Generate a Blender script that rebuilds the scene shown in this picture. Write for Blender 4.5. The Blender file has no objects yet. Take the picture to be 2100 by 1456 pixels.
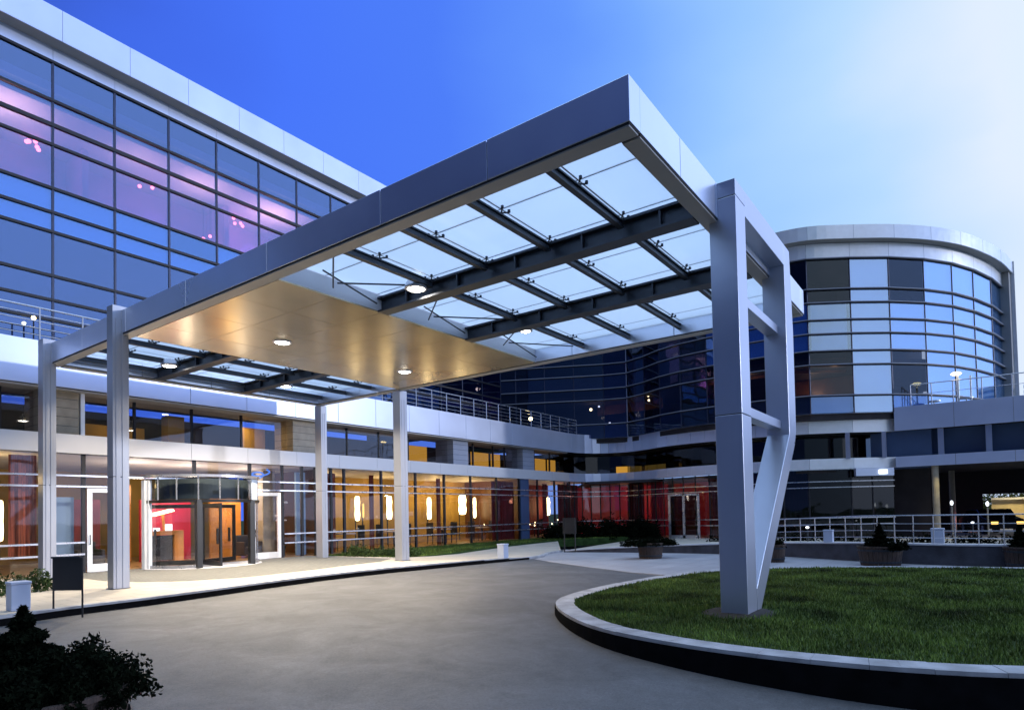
import bpy, math, random
import numpy as np
from mathutils import Vector, Matrix, Euler
random.seed(7); rng = np.random.default_rng(7)
sc = bpy.context.scene
COL = sc.collection

# ------------------------------------------------------------------ camera
CAM = Vector((-6.3418, -2.9197, 1.6)); YAW, PITCH, ROLL, FPX, SHY = 0.6307, 0.028, -0.0212, 1298.9, 289.88
cd = bpy.data.cameras.new('camera'); cam = bpy.data.objects.new('camera', cd); COL.objects.link(cam)
Fv = Vector((math.cos(YAW)*math.cos(PITCH), math.sin(YAW)*math.cos(PITCH), math.sin(PITCH)))
R0 = Vector((math.sin(YAW), -math.cos(YAW), 0)); U0 = R0.cross(Fv)
Rv = math.cos(ROLL)*R0 + math.sin(ROLL)*U0; Uv = math.cos(ROLL)*U0 - math.sin(ROLL)*R0
cam.matrix_world = Matrix(((Rv.x, Uv.x, -Fv.x, CAM.x), (Rv.y, Uv.y, -Fv.y, CAM.y), (Rv.z, Uv.z, -Fv.z, CAM.z), (0, 0, 0, 1)))
cd.sensor_width = 36; cd.lens = 36*FPX/2100; cd.shift_y = SHY/2100; cd.clip_start = 0.1; cd.clip_end = 3000
sc.camera = cam

# ------------------------------------------------------------------ world (dusk sky)
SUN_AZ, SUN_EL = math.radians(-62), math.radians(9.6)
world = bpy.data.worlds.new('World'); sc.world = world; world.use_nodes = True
nt = world.node_tree; nt.nodes.clear(); N = nt.nodes; L = nt.links
def nd(tree, t, **kw):
    n = tree.nodes.new(t)
    for k, v in kw.items(): setattr(n, k, v)
    return n
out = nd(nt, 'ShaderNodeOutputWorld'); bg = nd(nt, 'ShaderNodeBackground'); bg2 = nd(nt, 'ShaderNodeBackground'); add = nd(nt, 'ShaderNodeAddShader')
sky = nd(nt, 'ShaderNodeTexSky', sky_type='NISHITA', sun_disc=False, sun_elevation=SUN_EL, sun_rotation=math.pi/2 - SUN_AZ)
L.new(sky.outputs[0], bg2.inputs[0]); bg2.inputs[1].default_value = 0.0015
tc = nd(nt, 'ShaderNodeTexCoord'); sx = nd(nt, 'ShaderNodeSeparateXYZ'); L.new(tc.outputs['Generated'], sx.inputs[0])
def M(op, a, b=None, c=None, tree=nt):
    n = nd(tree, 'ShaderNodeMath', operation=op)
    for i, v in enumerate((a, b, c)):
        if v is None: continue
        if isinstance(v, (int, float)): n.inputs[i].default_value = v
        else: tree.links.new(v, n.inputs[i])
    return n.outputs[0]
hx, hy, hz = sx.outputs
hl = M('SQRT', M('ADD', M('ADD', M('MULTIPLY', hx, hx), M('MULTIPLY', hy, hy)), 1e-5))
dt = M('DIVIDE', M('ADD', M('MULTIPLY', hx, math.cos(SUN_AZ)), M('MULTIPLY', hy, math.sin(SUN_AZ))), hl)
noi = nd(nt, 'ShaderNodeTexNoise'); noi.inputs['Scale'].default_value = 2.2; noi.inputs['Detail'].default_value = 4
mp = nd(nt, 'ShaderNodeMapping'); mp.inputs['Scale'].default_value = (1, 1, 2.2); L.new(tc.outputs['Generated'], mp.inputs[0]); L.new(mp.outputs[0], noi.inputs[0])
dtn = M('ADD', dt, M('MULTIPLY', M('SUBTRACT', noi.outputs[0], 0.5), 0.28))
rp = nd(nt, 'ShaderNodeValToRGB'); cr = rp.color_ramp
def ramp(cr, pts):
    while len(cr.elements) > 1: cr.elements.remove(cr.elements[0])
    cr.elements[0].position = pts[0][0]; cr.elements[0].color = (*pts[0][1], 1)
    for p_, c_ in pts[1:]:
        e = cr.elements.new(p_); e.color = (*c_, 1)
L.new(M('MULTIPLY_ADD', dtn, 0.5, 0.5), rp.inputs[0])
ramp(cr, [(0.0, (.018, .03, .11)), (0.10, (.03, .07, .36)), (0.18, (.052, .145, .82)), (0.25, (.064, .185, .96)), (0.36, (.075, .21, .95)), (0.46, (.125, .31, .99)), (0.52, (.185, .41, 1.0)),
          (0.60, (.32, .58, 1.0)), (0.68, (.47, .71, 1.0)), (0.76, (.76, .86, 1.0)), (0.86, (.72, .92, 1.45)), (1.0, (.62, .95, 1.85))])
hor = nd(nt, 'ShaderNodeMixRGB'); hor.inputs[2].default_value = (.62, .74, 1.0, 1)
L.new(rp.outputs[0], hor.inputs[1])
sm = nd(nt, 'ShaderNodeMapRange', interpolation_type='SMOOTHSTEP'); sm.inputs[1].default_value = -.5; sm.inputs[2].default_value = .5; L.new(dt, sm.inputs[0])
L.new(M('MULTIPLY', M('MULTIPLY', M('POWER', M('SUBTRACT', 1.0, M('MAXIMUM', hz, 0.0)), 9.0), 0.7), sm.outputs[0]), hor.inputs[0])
# sky behind the camera darkened, unseen zenith brightened, to shape light on surfaces
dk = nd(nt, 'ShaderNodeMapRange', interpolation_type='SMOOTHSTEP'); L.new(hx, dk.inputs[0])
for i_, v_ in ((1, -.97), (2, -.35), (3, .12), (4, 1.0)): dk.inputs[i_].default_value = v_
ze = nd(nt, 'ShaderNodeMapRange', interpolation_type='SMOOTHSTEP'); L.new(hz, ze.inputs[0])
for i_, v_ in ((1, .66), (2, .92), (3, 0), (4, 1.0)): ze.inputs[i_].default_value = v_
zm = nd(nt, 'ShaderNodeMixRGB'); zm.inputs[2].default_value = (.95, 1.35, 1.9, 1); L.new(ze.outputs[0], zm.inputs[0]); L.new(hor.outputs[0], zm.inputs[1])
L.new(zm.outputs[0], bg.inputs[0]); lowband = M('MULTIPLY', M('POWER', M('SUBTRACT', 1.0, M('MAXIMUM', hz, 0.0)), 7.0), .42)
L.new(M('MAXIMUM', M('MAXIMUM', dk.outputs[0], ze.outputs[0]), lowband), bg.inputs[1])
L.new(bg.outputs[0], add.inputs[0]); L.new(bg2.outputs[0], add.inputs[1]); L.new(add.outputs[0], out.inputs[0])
# low soft sun of the afterglow
sl = bpy.data.lights.new('sun', 'SUN'); sl.energy = .75; sl.angle = math.radians(2.0); sl.color = (.9, .92, 1.0)
so = bpy.data.objects.new('sun', sl); COL.objects.link(so)
so.rotation_euler = (-Vector((math.cos(SUN_AZ)*math.cos(SUN_EL), math.sin(SUN_AZ)*math.cos(SUN_EL), math.sin(SUN_EL)))).to_track_quat('-Z', 'Y').to_euler()

sc.render.engine = 'CYCLES'
sc.view_settings.view_transform = 'Standard'; sc.view_settings.look = 'None'
sc.view_settings.exposure = 0; sc.view_settings.gamma = 1
sc.cycles.max_bounces = 8; sc.cycles.transparent_max_bounces = 16
sc.cycles.sample_clamp_indirect = 4.0

# ------------------------------------------------------------------ materials
MATS = {}
def base_mat(name):
    m = bpy.data.materials.new(name); m.use_nodes = True; MATS[name] = m
    t = m.node_tree; b = t.nodes['Principled BSDF']; return m, t, b
def noise_col(t, c, var, scale, detail=4, stretch=(1, 1, 1), coord='Object'):
    tc = nd(t, 'ShaderNodeTexCoord'); mp = nd(t, 'ShaderNodeMapping'); mp.inputs['Scale'].default_value = stretch
    t.links.new(tc.outputs[coord], mp.inputs[0])
    n = nd(t, 'ShaderNodeTexNoise'); n.inputs['Scale'].default_value = scale; n.inputs['Detail'].default_value = detail
    t.links.new(mp.outputs[0], n.inputs[0])
    r = nd(t, 'ShaderNodeValToRGB'); r.color_ramp.elements[0].position = .3; r.color_ramp.elements[1].position = .7
    r.color_ramp.elements[0].color = (*[max(0, x*(1-var)) for x in c], 1); r.color_ramp.elements[1].color = (*[min(1, x*(1+var)) for x in c], 1)
    t.links.new(n.outputs[0], r.inputs[0]); return r.outputs[0], n.outputs[0], mp.outputs[0]
def mat(name, c, rough=.5, metal=0.0, var=.1, scale=3, bump=0.0, bscale=40, stretch=(1, 1, 1), spec=.5, detail=4):
    m, t, b = base_mat(name)
    col, fac, vec = noise_col(t, c, var, scale, detail, stretch)
    t.links.new(col, b.inputs['Base Color']); b.inputs['Metallic'].default_value = metal
    b.inputs['Specular IOR Level'].default_value = spec
    t.links.new(M('MULTIPLY_ADD', fac, .16, rough-.08, tree=t), b.inputs['Roughness'])
    if bump:
        n = nd(t, 'ShaderNodeTexNoise'); n.inputs['Scale'].default_value = bscale; n.inputs['Detail'].default_value = 5
        t.links.new(vec, n.inputs[0])
        bp = nd(t, 'ShaderNodeBump'); bp.inputs['Strength'].default_value = bump; bp.inputs['Distance'].default_value = .02
        t.links.new(n.outputs[0], bp.inputs['Height']); t.links.new(bp.outputs[0], b.inputs['Normal'])
    return m
def emit(name, c, s):
    m = bpy.data.materials.new(name); m.use_nodes = True; MATS[name] = m; t = m.node_tree; t.nodes.clear()
    e = nd(t, 'ShaderNodeEmission'); o = nd(t, 'ShaderNodeOutputMaterial'); e.inputs[0].default_value = (*c, 1); e.inputs[1].default_value = s
    t.links.new(e.outputs[0], o.inputs[0]); return m
def glass(name, tint, refl, floor=.12, rough=.02, wav=.0, rtint=(1, 1, 1), pw=3.0):
    """window pane: coated reflection over a tinted see-through sheet"""
    m = bpy.data.materials.new(name); m.use_nodes = True; MATS[name] = m; t = m.node_tree; t.nodes.clear()
    o = nd(t, 'ShaderNodeOutputMaterial'); tr = nd(t, 'ShaderNodeBsdfTransparent'); gl = nd(t, 'ShaderNodeBsdfGlossy')
    tr.inputs[0].default_value = (*tint, 1); gl.inputs[0].default_value = (*rtint, 1); gl.inputs['Roughness'].default_value = rough
    lw = nd(t, 'ShaderNodeLayerWeight'); lw.inputs[0].default_value = .5
    f = M('MULTIPLY_ADD', M('POWER', lw.outputs['Facing'], pw, tree=t), refl, floor, tree=t)
    mx = nd(t, 'ShaderNodeMixShader'); t.links.new(f, mx.inputs[0]); t.links.new(tr.outputs[0], mx.inputs[1]); t.links.new(gl.outputs[0], mx.inputs[2])
    if wav:
        tcn = nd(t, 'ShaderNodeTexCoord'); n = nd(t, 'ShaderNodeTexNoise'); n.inputs['Scale'].default_value = .7; n.inputs['Detail'].default_value = 1
        t.links.new(tcn.outputs['Object'], n.inputs[0]); bp = nd(t, 'ShaderNodeBump'); bp.inputs['Strength'].default_value = wav; bp.inputs['Distance'].default_value = .1
        t.links.new(n.outputs[0], bp.inputs['Height']); t.links.new(bp.outputs[0], gl.inputs['Normal'])
    t.links.new(mx.outputs[0], o.inputs[0]); return m

mat('panel', (.62, .68, .86), rough=.36, metal=.55, var=.05, scale=.6, bump=.03, bscale=1.2)
mat('panel_left', (.56, .58, .66), rough=.40, metal=.25, var=.05, scale=.6)
mat('canopy_panel', (.74, .79, .92), rough=.30, metal=.92, var=.06, scale=.5)
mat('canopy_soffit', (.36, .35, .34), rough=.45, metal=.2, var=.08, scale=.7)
mat('column_steel', (.54, .58, .70), rough=.36, metal=.8, var=.06, scale=.5)
mat('column_grey', (.34, .36, .42), rough=.42, metal=.55, var=.07, scale=.5)
mat('ceiling_metal', (.64, .53, .34), rough=.23, metal=.55, var=.07, scale=.8)
mat('dark_steel', (.035, .042, .055), rough=.4, metal=.5, var=.2, scale=4)
mat('dark_gap', (.012, .013, .018), rough=.8, var=.2)
mat('mullion_dark', (.03, .04, .085), rough=.4, metal=.4, var=.2)
mat('mullion_black', (.012, .013, .02), rough=.5, metal=.2, var=.2)
mat('rail_chrome', (.55, .56, .62), rough=.28, metal=.8, var=.05)
mat('white_metal', (.86, .88, .93), rough=.33, metal=.3, var=.04)
mat('belt_white', (.60, .60, .64), rough=.45, metal=.1, var=.04, scale=.6)
m, t, b = base_mat('road')
c1, f1, v1 = noise_col(t, (.080, .082, .087), .12, .35, 4)
n2 = nd(t, 'ShaderNodeTexNoise'); n2.inputs['Scale'].default_value = 38; n2.inputs['Detail'].default_value = 8; n2.inputs['Roughness'].default_value = .8; t.links.new(v1, n2.inputs[0])
n3 = nd(t, 'ShaderNodeTexNoise'); n3.inputs['Scale'].default_value = 6; n3.inputs['Detail'].default_value = 10; n3.inputs['Roughness'].default_value = .75; t.links.new(v1, n3.inputs[0])
sp = M('MULTIPLY', M('MULTIPLY_ADD', n2.outputs[0], 2.6, -.3, tree=t), M('MULTIPLY_ADD', n3.outputs[0], 1.0, .5, tree=t), tree=t)
mm = nd(t, 'ShaderNodeMixRGB'); mm.blend_type = 'MULTIPLY'; mm.inputs[0].default_value = 1; t.links.new(c1, mm.inputs[1]); t.links.new(sp, mm.inputs[2]); t.links.new(mm.outputs[0], b.inputs['Base Color'])
# worn, dusty and damp patches
n4 = nd(t, 'ShaderNodeTexNoise'); n4.inputs['Scale'].default_value = .9; n4.inputs['Detail'].default_value = 9; n4.inputs['Roughness'].default_value = .68; n4.inputs['Distortion'].default_value = .6; t.links.new(v1, n4.inputs[0])
w4 = nd(t, 'ShaderNodeMapRange'); t.links.new(n4.outputs[0], w4.inputs[0])
for i_, v_ in ((1, .35), (2, .65), (3, .80), (4, 1.22)): w4.inputs[i_].default_value = v_
m4 = nd(t, 'ShaderNodeMixRGB'); m4.blend_type = 'MULTIPLY'; m4.inputs[0].default_value = 1; t.links.new(mm.outputs[0], m4.inputs[1]); t.links.new(w4.outputs[0], m4.inputs[2]); t.links.new(m4.outputs[0], b.inputs['Base Color'])
t.links.new(M('MULTIPLY_ADD', n4.outputs[0], -.35, .72, tree=t), b.inputs['Roughness'])
bp = nd(t, 'ShaderNodeBump'); bp.inputs['Strength'].default_value = .5; bp.inputs['Distance'].default_value = .012; t.links.new(n2.outputs[0], bp.inputs['Height']); t.links.new(bp.outputs[0], b.inputs['Normal'])
mat('plaza_stone_lit', (.30, .30, .33), rough=.6, var=.1, scale=1.0, bump=.15, bscale=50, detail=8)  # paving made paler: skylight on the far drive put into its colour
mat('pavement', (.46, .41, .34), rough=.75, var=.1, scale=1.2, bump=.15, bscale=60)
def joints(name, w, h, off=.5, dark=.55):
    t = MATS[name].node_tree; b = t.nodes['Principled BSDF']; src = b.inputs['Base Color'].links[0].from_socket
    tc_ = nd(t, 'ShaderNodeTexCoord'); br = nd(t, 'ShaderNodeTexBrick'); t.links.new(tc_.outputs['Object'], br.inputs[0])
    br.inputs['Scale'].default_value = 1; br.inputs['Brick Width'].default_value = w; br.inputs['Row Height'].default_value = h; br.inputs['Mortar Size'].default_value = .008; br.offset = off
    br.inputs['Color1'].default_value = (1, 1, 1, 1); br.inputs['Color2'].default_value = (.86, .87, .88, 1); br.inputs['Mortar'].default_value = (dark, dark, dark, 1)
    mx = nd(t, 'ShaderNodeMixRGB'); mx.blend_type = 'MULTIPLY'; mx.inputs[0].default_value = 1; t.links.new(src, mx.inputs[1]); t.links.new(br.outputs[0], mx.inputs[2]); t.links.new(mx.outputs[0], b.inputs['Base Color'])
joints('pavement', .6, .6); joints('plaza_stone_lit', .9, .6)
mat('paving_dark', (.15, .15, .14), rough=.75, var=.2, scale=9, bump=.2, bscale=60)
mat('kerb', (.33, .335, .36), rough=.7, var=.28, scale=3.5, bump=.2, bscale=60)
mat('kerb_shade_joint', (.006, .006, .007), rough=.95, var=.3, scale=5, spec=.03)  # joint fill; on outer kerb faces the shade is put into this black
mat('grass_base', (.035, .055, .018), rough=.95, var=.55, scale=2.4, bump=.5, bscale=60, spec=.1)
mat('lawn', (.035, .065, .02), rough=.95, var=.4, scale=3, bump=.5, bscale=60, spec=.1)
mat('soil', (.02, .016, .012), rough=.95, var=.3, scale=9)
mat('low_wall', (.05, .05, .065), rough=.8, var=.4, scale=2.5, bump=.4, bscale=20)
mat('wall_cap', (.5, .5, .54), rough=.6, var=.08)
joints('paving_dark', .3, .15, dark=.4)
mat('stone_clad', (.34, .29, .22), rough=.6, var=.14, scale=4, bump=.1)
mat('stone_grey', (.30, .33, .42), rough=.5, var=.06, scale=1)
mat('planter_wood', (.055, .035, .028), rough=.8, var=.5, scale=3, stretch=(14, 14, 1), bump=.6, bscale=12)
mat('black_paint', (.012, .012, .014), rough=.35, var=.2)
mat('bollard_blue', (.42, .47, .60), rough=.55, var=.05)
mat('wood_amber', (.62, .25, .055), rough=.4, var=.12, scale=1.2, stretch=(1, 1, 4))
mat('wood_dark', (.11, .045, .018), rough=.4, var=.25, scale=1.5, stretch=(3, 3, 1))
mat('red_wall', (.48, .012, .05), rough=.5, var=.12, scale=1.5)
mat('red_dark', (.16, .012, .012), rough=.7, var=.3, scale=2, stretch=(6, 6, .5))
mat('curtain', (.30, .07, .03), rough=.8, var=.55, scale=4, stretch=(8, 8, .3))
mat('interior_wall', (.42, .26, .055), rough=.7, var=.22, scale=.8)
mat('interior_white', (.62, .60, .62), rough=.6, var=.05)
mat('interior_dark', (.035, .03, .035), rough=.8, var=.4, scale=1)
mat('interior_floor', (.30, .17, .07), rough=.3, var=.2, scale=2)
mat('interior_purple', (.50, .34, .58), rough=.7, var=.25, scale=.35)
mat('interior_blue', (.12, .18, .32), rough=.7, var=.25, scale=.3)
mat('blind_blue', (.42, .62, .95), rough=.45, var=.08, scale=.8)
mat('blind_pale', (.68, .80, .98), rough=.45, var=.06, scale=.8)
mat('spandrel', (.28, .43, .64), rough=.5, var=.08, scale=.5)
mat('spandrel_dark', (.05, .09, .19), rough=.5, var=.15, scale=.5)
mat('header_grey', (.13, .15, .13), rough=.5, var=.3, scale=1.5)
mat('black_back', (.008, .009, .014), rough=.8, var=.4, scale=.6)
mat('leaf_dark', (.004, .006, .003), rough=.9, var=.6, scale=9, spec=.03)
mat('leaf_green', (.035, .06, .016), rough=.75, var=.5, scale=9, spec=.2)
mat('bark', (.04, .028, .02), rough=.9, var=.3)
mat('car_paint', (.02, .022, .03), rough=.25, metal=.4, var=.05)
mat('rubber', (.01, .01, .01), rough=.8, var=.1)
mat('far_wall', (.55, .45, .28), rough=.8, var=.2, scale=.8)
mat('hill_green', (.06, .08, .02), rough=.95, var=.5, scale=1.5)
emit('lamp_white', (1, .93, .82), 30)
emit('lamp_warm', (1, .78, .38), 11.0)
emit('lamp_amber', (1, .62, .14), 2.2)
emit('lamp_pink', (1, .22, .22), 9)
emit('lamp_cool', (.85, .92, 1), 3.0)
emit('blind_glow', (.85, .42, .06), .62)  # room light behind the amber blinds put in as the blinds' own glow
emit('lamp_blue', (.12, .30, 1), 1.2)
glass('glass_upper', (.66, .60, .78), .5, floor=.215, wav=.12, rtint=(.52, .70, .92))
glass('glass_spandrel', (.66, .78, .98), .55, floor=.2, wav=.12, rtint=(.55, .74, .96))
glass('glass_wing', (.62, .62, .70), .5, floor=.13, wav=.15, rtint=(.66, .80, .95))
glass('glass_wing_dark', (.66, .64, .66), .3, floor=.05, wav=.15, rtint=(.66, .80, .95))
glass('glass_blind', (.86, .93, 1.0), .5, floor=.32, wav=.12, rtint=(.68, .84, 1.0))
glass('glass_ground', (.88, .88, .90), .42, floor=.045, wav=.08)
glass('glass_clear', (.92, .93, .95), .6, floor=.05)
glass('glass_dark', (.30, .34, .42), .35, floor=.035, wav=.1)
# fritted canopy glass: lets daylight through, milky
m = bpy.data.materials.new('canopy_glass'); m.use_nodes = True; MATS['canopy_glass'] = m; t = m.node_tree; t.nodes.clear()
o = nd(t, 'ShaderNodeOutputMaterial'); tr = nd(t, 'ShaderNodeBsdfTransparent'); tl = nd(t, 'ShaderNodeBsdfTranslucent'); mx = nd(t, 'ShaderNodeMixShader')
tr.inputs[0].default_value = (.92, .97, 1, 1); tl.inputs[0].default_value = (.97, .99, 1, 1); mx.inputs[0].default_value = .72
gl = nd(t, 'ShaderNodeBsdfGlossy'); gl.inputs['Roughness'].default_value = .05; mx2 = nd(t, 'ShaderNodeMixShader'); mx2.inputs[0].default_value = .06
t.links.new(tr.outputs[0], mx.inputs[1]); t.links.new(tl.outputs[0], mx.inputs[2]); t.links.new(mx.outputs[0], mx2.inputs[1]); t.links.new(gl.outputs[0], mx2.inputs[2]); t.links.new(mx2.outputs[0], o.inputs[0])
# ------------------------------------------------------------------ mesh helpers
WL = {}
def thing(name, label, cat, loc=(0, 0, 0), group=None):
    o = bpy.data.objects.new(name, None); COL.objects.link(o); o.location = loc; o.empty_display_size = .3
    o['label'] = label; o['category'] = cat
    if group: o['group'] = group
    WL[o.name] = Vector(loc); return o
def tag(o, label=None, cat=None, group=None, kind=None):
    if label: o['label'] = label
    if cat: o['category'] = cat
    if group: o['group'] = group
    if kind: o['kind'] = kind
    return o
class MB:
    def __init__(s): s.v = []; s.f = []; s.m = []; s.cur = 0
    def mi(s, i): s.cur = i; return s
    def face(s, pts):
        n = len(s.v); s.v += [tuple(p) for p in pts]; s.f.append(tuple(range(n, n+len(pts)))); s.m.append(s.cur); return s
    def prism(s, base, z0, z1):
        """base: list of (x,y); z0,z1 number or list"""
        k = len(base); n = len(s.v)
        a = z0 if isinstance(z0, (list, tuple)) else [z0]*k; b = z1 if isinstance(z1, (list, tuple)) else [z1]*k
        ar = sum(base[i][0]*base[(i+1) % k][1]-base[(i+1) % k][0]*base[i][1] for i in range(k))
        if ar < 0: base = base[::-1]; a = a[::-1]; b = b[::-1]
        s.v += [(p[0], p[1], a[i]) for i, p in enumerate(base)] + [(p[0], p[1], b[i]) for i, p in enumerate(base)]
        s.f.append(tuple(n+i for i in reversed(range(k)))); s.f.append(tuple(n+k+i for i in range(k))); s.m += [s.cur]*2
        for i in range(k):
            j = (i+1) % k; s.f.append((n+i, n+j, n+k+j, n+k+i)); s.m.append(s.cur)
        return s
    def box(s, x0, y0, z0, x1, y1, z1):
        return s.prism([(min(x0, x1), min(y0, y1)), (max(x0, x1), min(y0, y1)), (max(x0, x1), max(y0, y1)), (min(x0, x1), max(y0, y1))], min(z0, z1), max(z0, z1))
    def xz(s, poly, y0, y1):
        """polygon in XZ plane extruded along Y"""
        k = len(poly); n = len(s.v)
        s.v += [(p[0], y0, p[1]) for p in poly] + [(p[0], y1, p[1]) for p in poly]
        ar = sum(poly[i][0]*poly[(i+1) % k][1]-poly[(i+1) % k][0]*poly[i][1] for i in range(k))
        r = list(range(k))
        if ar < 0: r = r[::-1]
        s.f.append(tuple(n+i for i in r)); s.f.append(tuple(n+k+i for i in reversed(r))); s.m += [s.cur]*2
        for a in range(k):
            i, j = r[a], r[(a+1) % k]; s.f.append((n+j, n+i, n+k+i, n+k+j)); s.m.append(s.cur)
        return s
    def tube(s, p, q, r, n=8, r2=None, cap=True):
        p, q = Vector(p), Vector(q); d = (q-p).normalized(); r2 = r if r2 is None else r2
        u = d.cross(Vector((0, 0, 1)) if abs(d.z) < .9 else Vector((1, 0, 0))).normalized(); w = d.cross(u); b = len(s.v)
        for c, rr in ((p, r), (q, r2)):
            for i in range(n):
                a = 2*math.pi*i/n; s.v.append(tuple(c + rr*(math.cos(a)*u + math.sin(a)*w)))
        for i in range(n):
            j = (i+1) % n; s.f.append((b+i, b+j, b+n+j, b+n+i)); s.m.append(s.cur)
        if cap: s.f.append(tuple(b+i for i in reversed(range(n)))); s.f.append(tuple(b+n+i for i in range(n))); s.m += [s.cur]*2
        return s
    def lathe(s, c, prof, n=24, a0=0, a1=2*math.pi):
        b = len(s.v); full = abs(a1-a0-2*math.pi) < 1e-6; m = n if full else n+1
        for r, z in prof:
            for i in range(m):
                a = a0+(a1-a0)*i/n; s.v.append((c[0]+r*math.cos(a), c[1]+r*math.sin(a), c[2]+z))
        for k in range(len(prof)-1):
            for i in range(n):
                j = (i+1) % m if full else i+1
                s.f.append((b+k*m+i, b+k*m+j, b+(k+1)*m+j, b+(k+1)*m+i)); s.m.append(s.cur)
        return s
    def ball(s, c, r, n=10, sz=1.0):
        return s.lathe(c, [(max(1e-4, r*math.sin(math.pi*k/6)), -r*sz*math.cos(math.pi*k/6)) for k in range(7)], n)
    def build(s, name, mats, parent=None, loc=None, bevel=0, smooth=False):
        if isinstance(mats, str): mats = [mats]
        o = None
        org = WL[parent.name] if parent is not None else Vector(loc or (0, 0, 0))
        me = bpy.data.meshes.new(name); v = np.array(s.v, float) - np.array(org)
        me.from_pydata(v.tolist(), [], s.f)
        for q in mats: me.materials.append(MATS[q])
        if any(s.m): me.polygons.foreach_set('material_index', s.m)
        if smooth: me.polygons.foreach_set('use_smooth', [True]*len(s.f))
        me.update(); o = bpy.data.objects.new(name, me); COL.objects.link(o)
        if parent is not None: o.parent = parent; WL[o.name] = org
        else: o.location = org; WL[o.name] = org
        if bevel:
            b = o.modifiers.new('bevel', 'BEVEL'); b.width = bevel; b.segments = 2; b.limit_method = 'ANGLE'
        return o
def offset_path(P, d):
    """offset to the right-hand side of the travel direction (outward)"""
    P = [Vector((a[0], a[1])) for a in P]; out = []
    for i, p in enumerate(P):
        ns = []
        if i > 0: t = (p-P[i-1]).normalized(); ns.append(Vector((t.y, -t.x)))
        if i < len(P)-1: t = (P[i+1]-p).normalized(); ns.append(Vector((t.y, -t.x)))
        if len(ns) == 2:
            b = (ns[0]+ns[1]).normalized(); c = max(.35, b.dot(ns[0])); out.append(p + b*d/c)
        else: out.append(p + ns[0]*d)
    return [(q.x, q.y) for q in out]
def strip(mb, path, o0, o1, z0, z1, i0=0, i1=None):
    A = offset_path(path, o0); B = offset_path(path, o1); i1 = len(path)-1 if i1 is None else i1
    for i in range(i0, i1): mb.prism([A[i], A[i+1], B[i+1], B[i]], z0, z1)
    return mb
def resample(path, step):
    P = [Vector(a) for a in path]; out = [P[0]]; 
    for a, b in zip(P[:-1], P[1:]):
        n = max(1, round((b-a).length/step))
        for k in range(1, n+1): out.append(a + (b-a)*k/n)
    return [(q.x, q.y) for q in out]
def smooth_path(path, it=2):
    P = [Vector(p) for p in path]
    for _ in range(it):
        Q = [P[0]]
        for a, b in zip(P[:-1], P[1:]): Q += [a*.75+b*.25, a*.25+b*.75]
        Q.append(P[-1]); P = Q
    return [(q.x, q.y) for q in P]
def panels(mb, path, o0, o1, z0, z1, step=1.6, gap=.014, do_resample=True):
    Q = resample(path, step) if do_resample else path
    A = offset_path(Q, o0); B = offset_path(Q, o1)
    for i in range(len(Q)-1):
        a0, a1, b0, b1 = [Vector(x) for x in (A[i], A[i+1], B[i], B[i+1])]
        t = (a1-a0).normalized()*gap/2; tb = (b1-b0).normalized()*gap/2
        mb.prism([tuple(a0+t), tuple(a1-t), tuple(b1-tb), tuple(b0+tb)], z0, z1)
    return mb
def area(name, loc, size, energy, color, rot=(0, 0, 0), spread=math.pi, shape='DISK', parent=None):
    l = bpy.data.lights.new(name, 'AREA'); l.shape = shape; l.size = size; l.energy = energy; l.color = color; l.spread = spread
    o = bpy.data.objects.new(name, l); COL.objects.link(o)
    if parent is not None: o.parent = parent; o.location = Vector(loc)-WL[parent.name]
    else: o.location = loc
    o.rotation_euler = rot; return o
def point(name, loc, energy, color, r=.15, parent=None):
    l = bpy.data.lights.new(name, 'POINT'); l.energy = energy; l.color = color; l.shadow_soft_size = r
    o = bpy.data.objects.new(name, l); COL.objects.link(o)
    if parent is not None: o.parent = parent; o.location = Vector(loc)-WL[parent.name]
    else: o.location = loc
    return o
WARM = (1, .85, .64); AMB = (1, .66, .24)

# ------------------------------------------------------------------ ground
def road_z(x, y):
    fx = min(1, max(0, (11-x)/6)); return -.03 - .04*max(0, min(5-y, 12))*fx
def sheet(name, xs, ys, zf, mt, loc=(0, 0, 0)):
    mb = MB(); nx, ny = len(xs), len(ys)
    mb.v = [(x, y, zf(x, y)) for y in ys for x in xs]
    mb.f = [(j*nx+i, j*nx+i+1, (j+1)*nx+i+1, (j+1)*nx+i) for j in range(ny-1) for i in range(nx-1)]; mb.m = [0]*len(mb.f)
    return mb.build(name, mt, smooth=True)
g = MB(); g.face([(-1500, -1500, -.62), (1500, -1500, -.62), (1500, 1500, -.62), (-1500, 1500, -.62)])
tag(g.build('ground', 'grass_base'), kind='structure')
tag(sheet('road', list(np.linspace(-16, 18.0, 60)), list(np.linspace(-14, 20, 60)), road_z, 'road'), kind='structure')
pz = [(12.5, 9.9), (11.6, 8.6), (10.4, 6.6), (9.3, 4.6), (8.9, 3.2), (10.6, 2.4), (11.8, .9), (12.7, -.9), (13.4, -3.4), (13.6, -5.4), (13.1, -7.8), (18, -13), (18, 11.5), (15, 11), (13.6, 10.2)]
tag(MB().prism(pz, -.3, -.022).build('plaza', 'plaza_stone_lit'), kind='structure')
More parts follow.
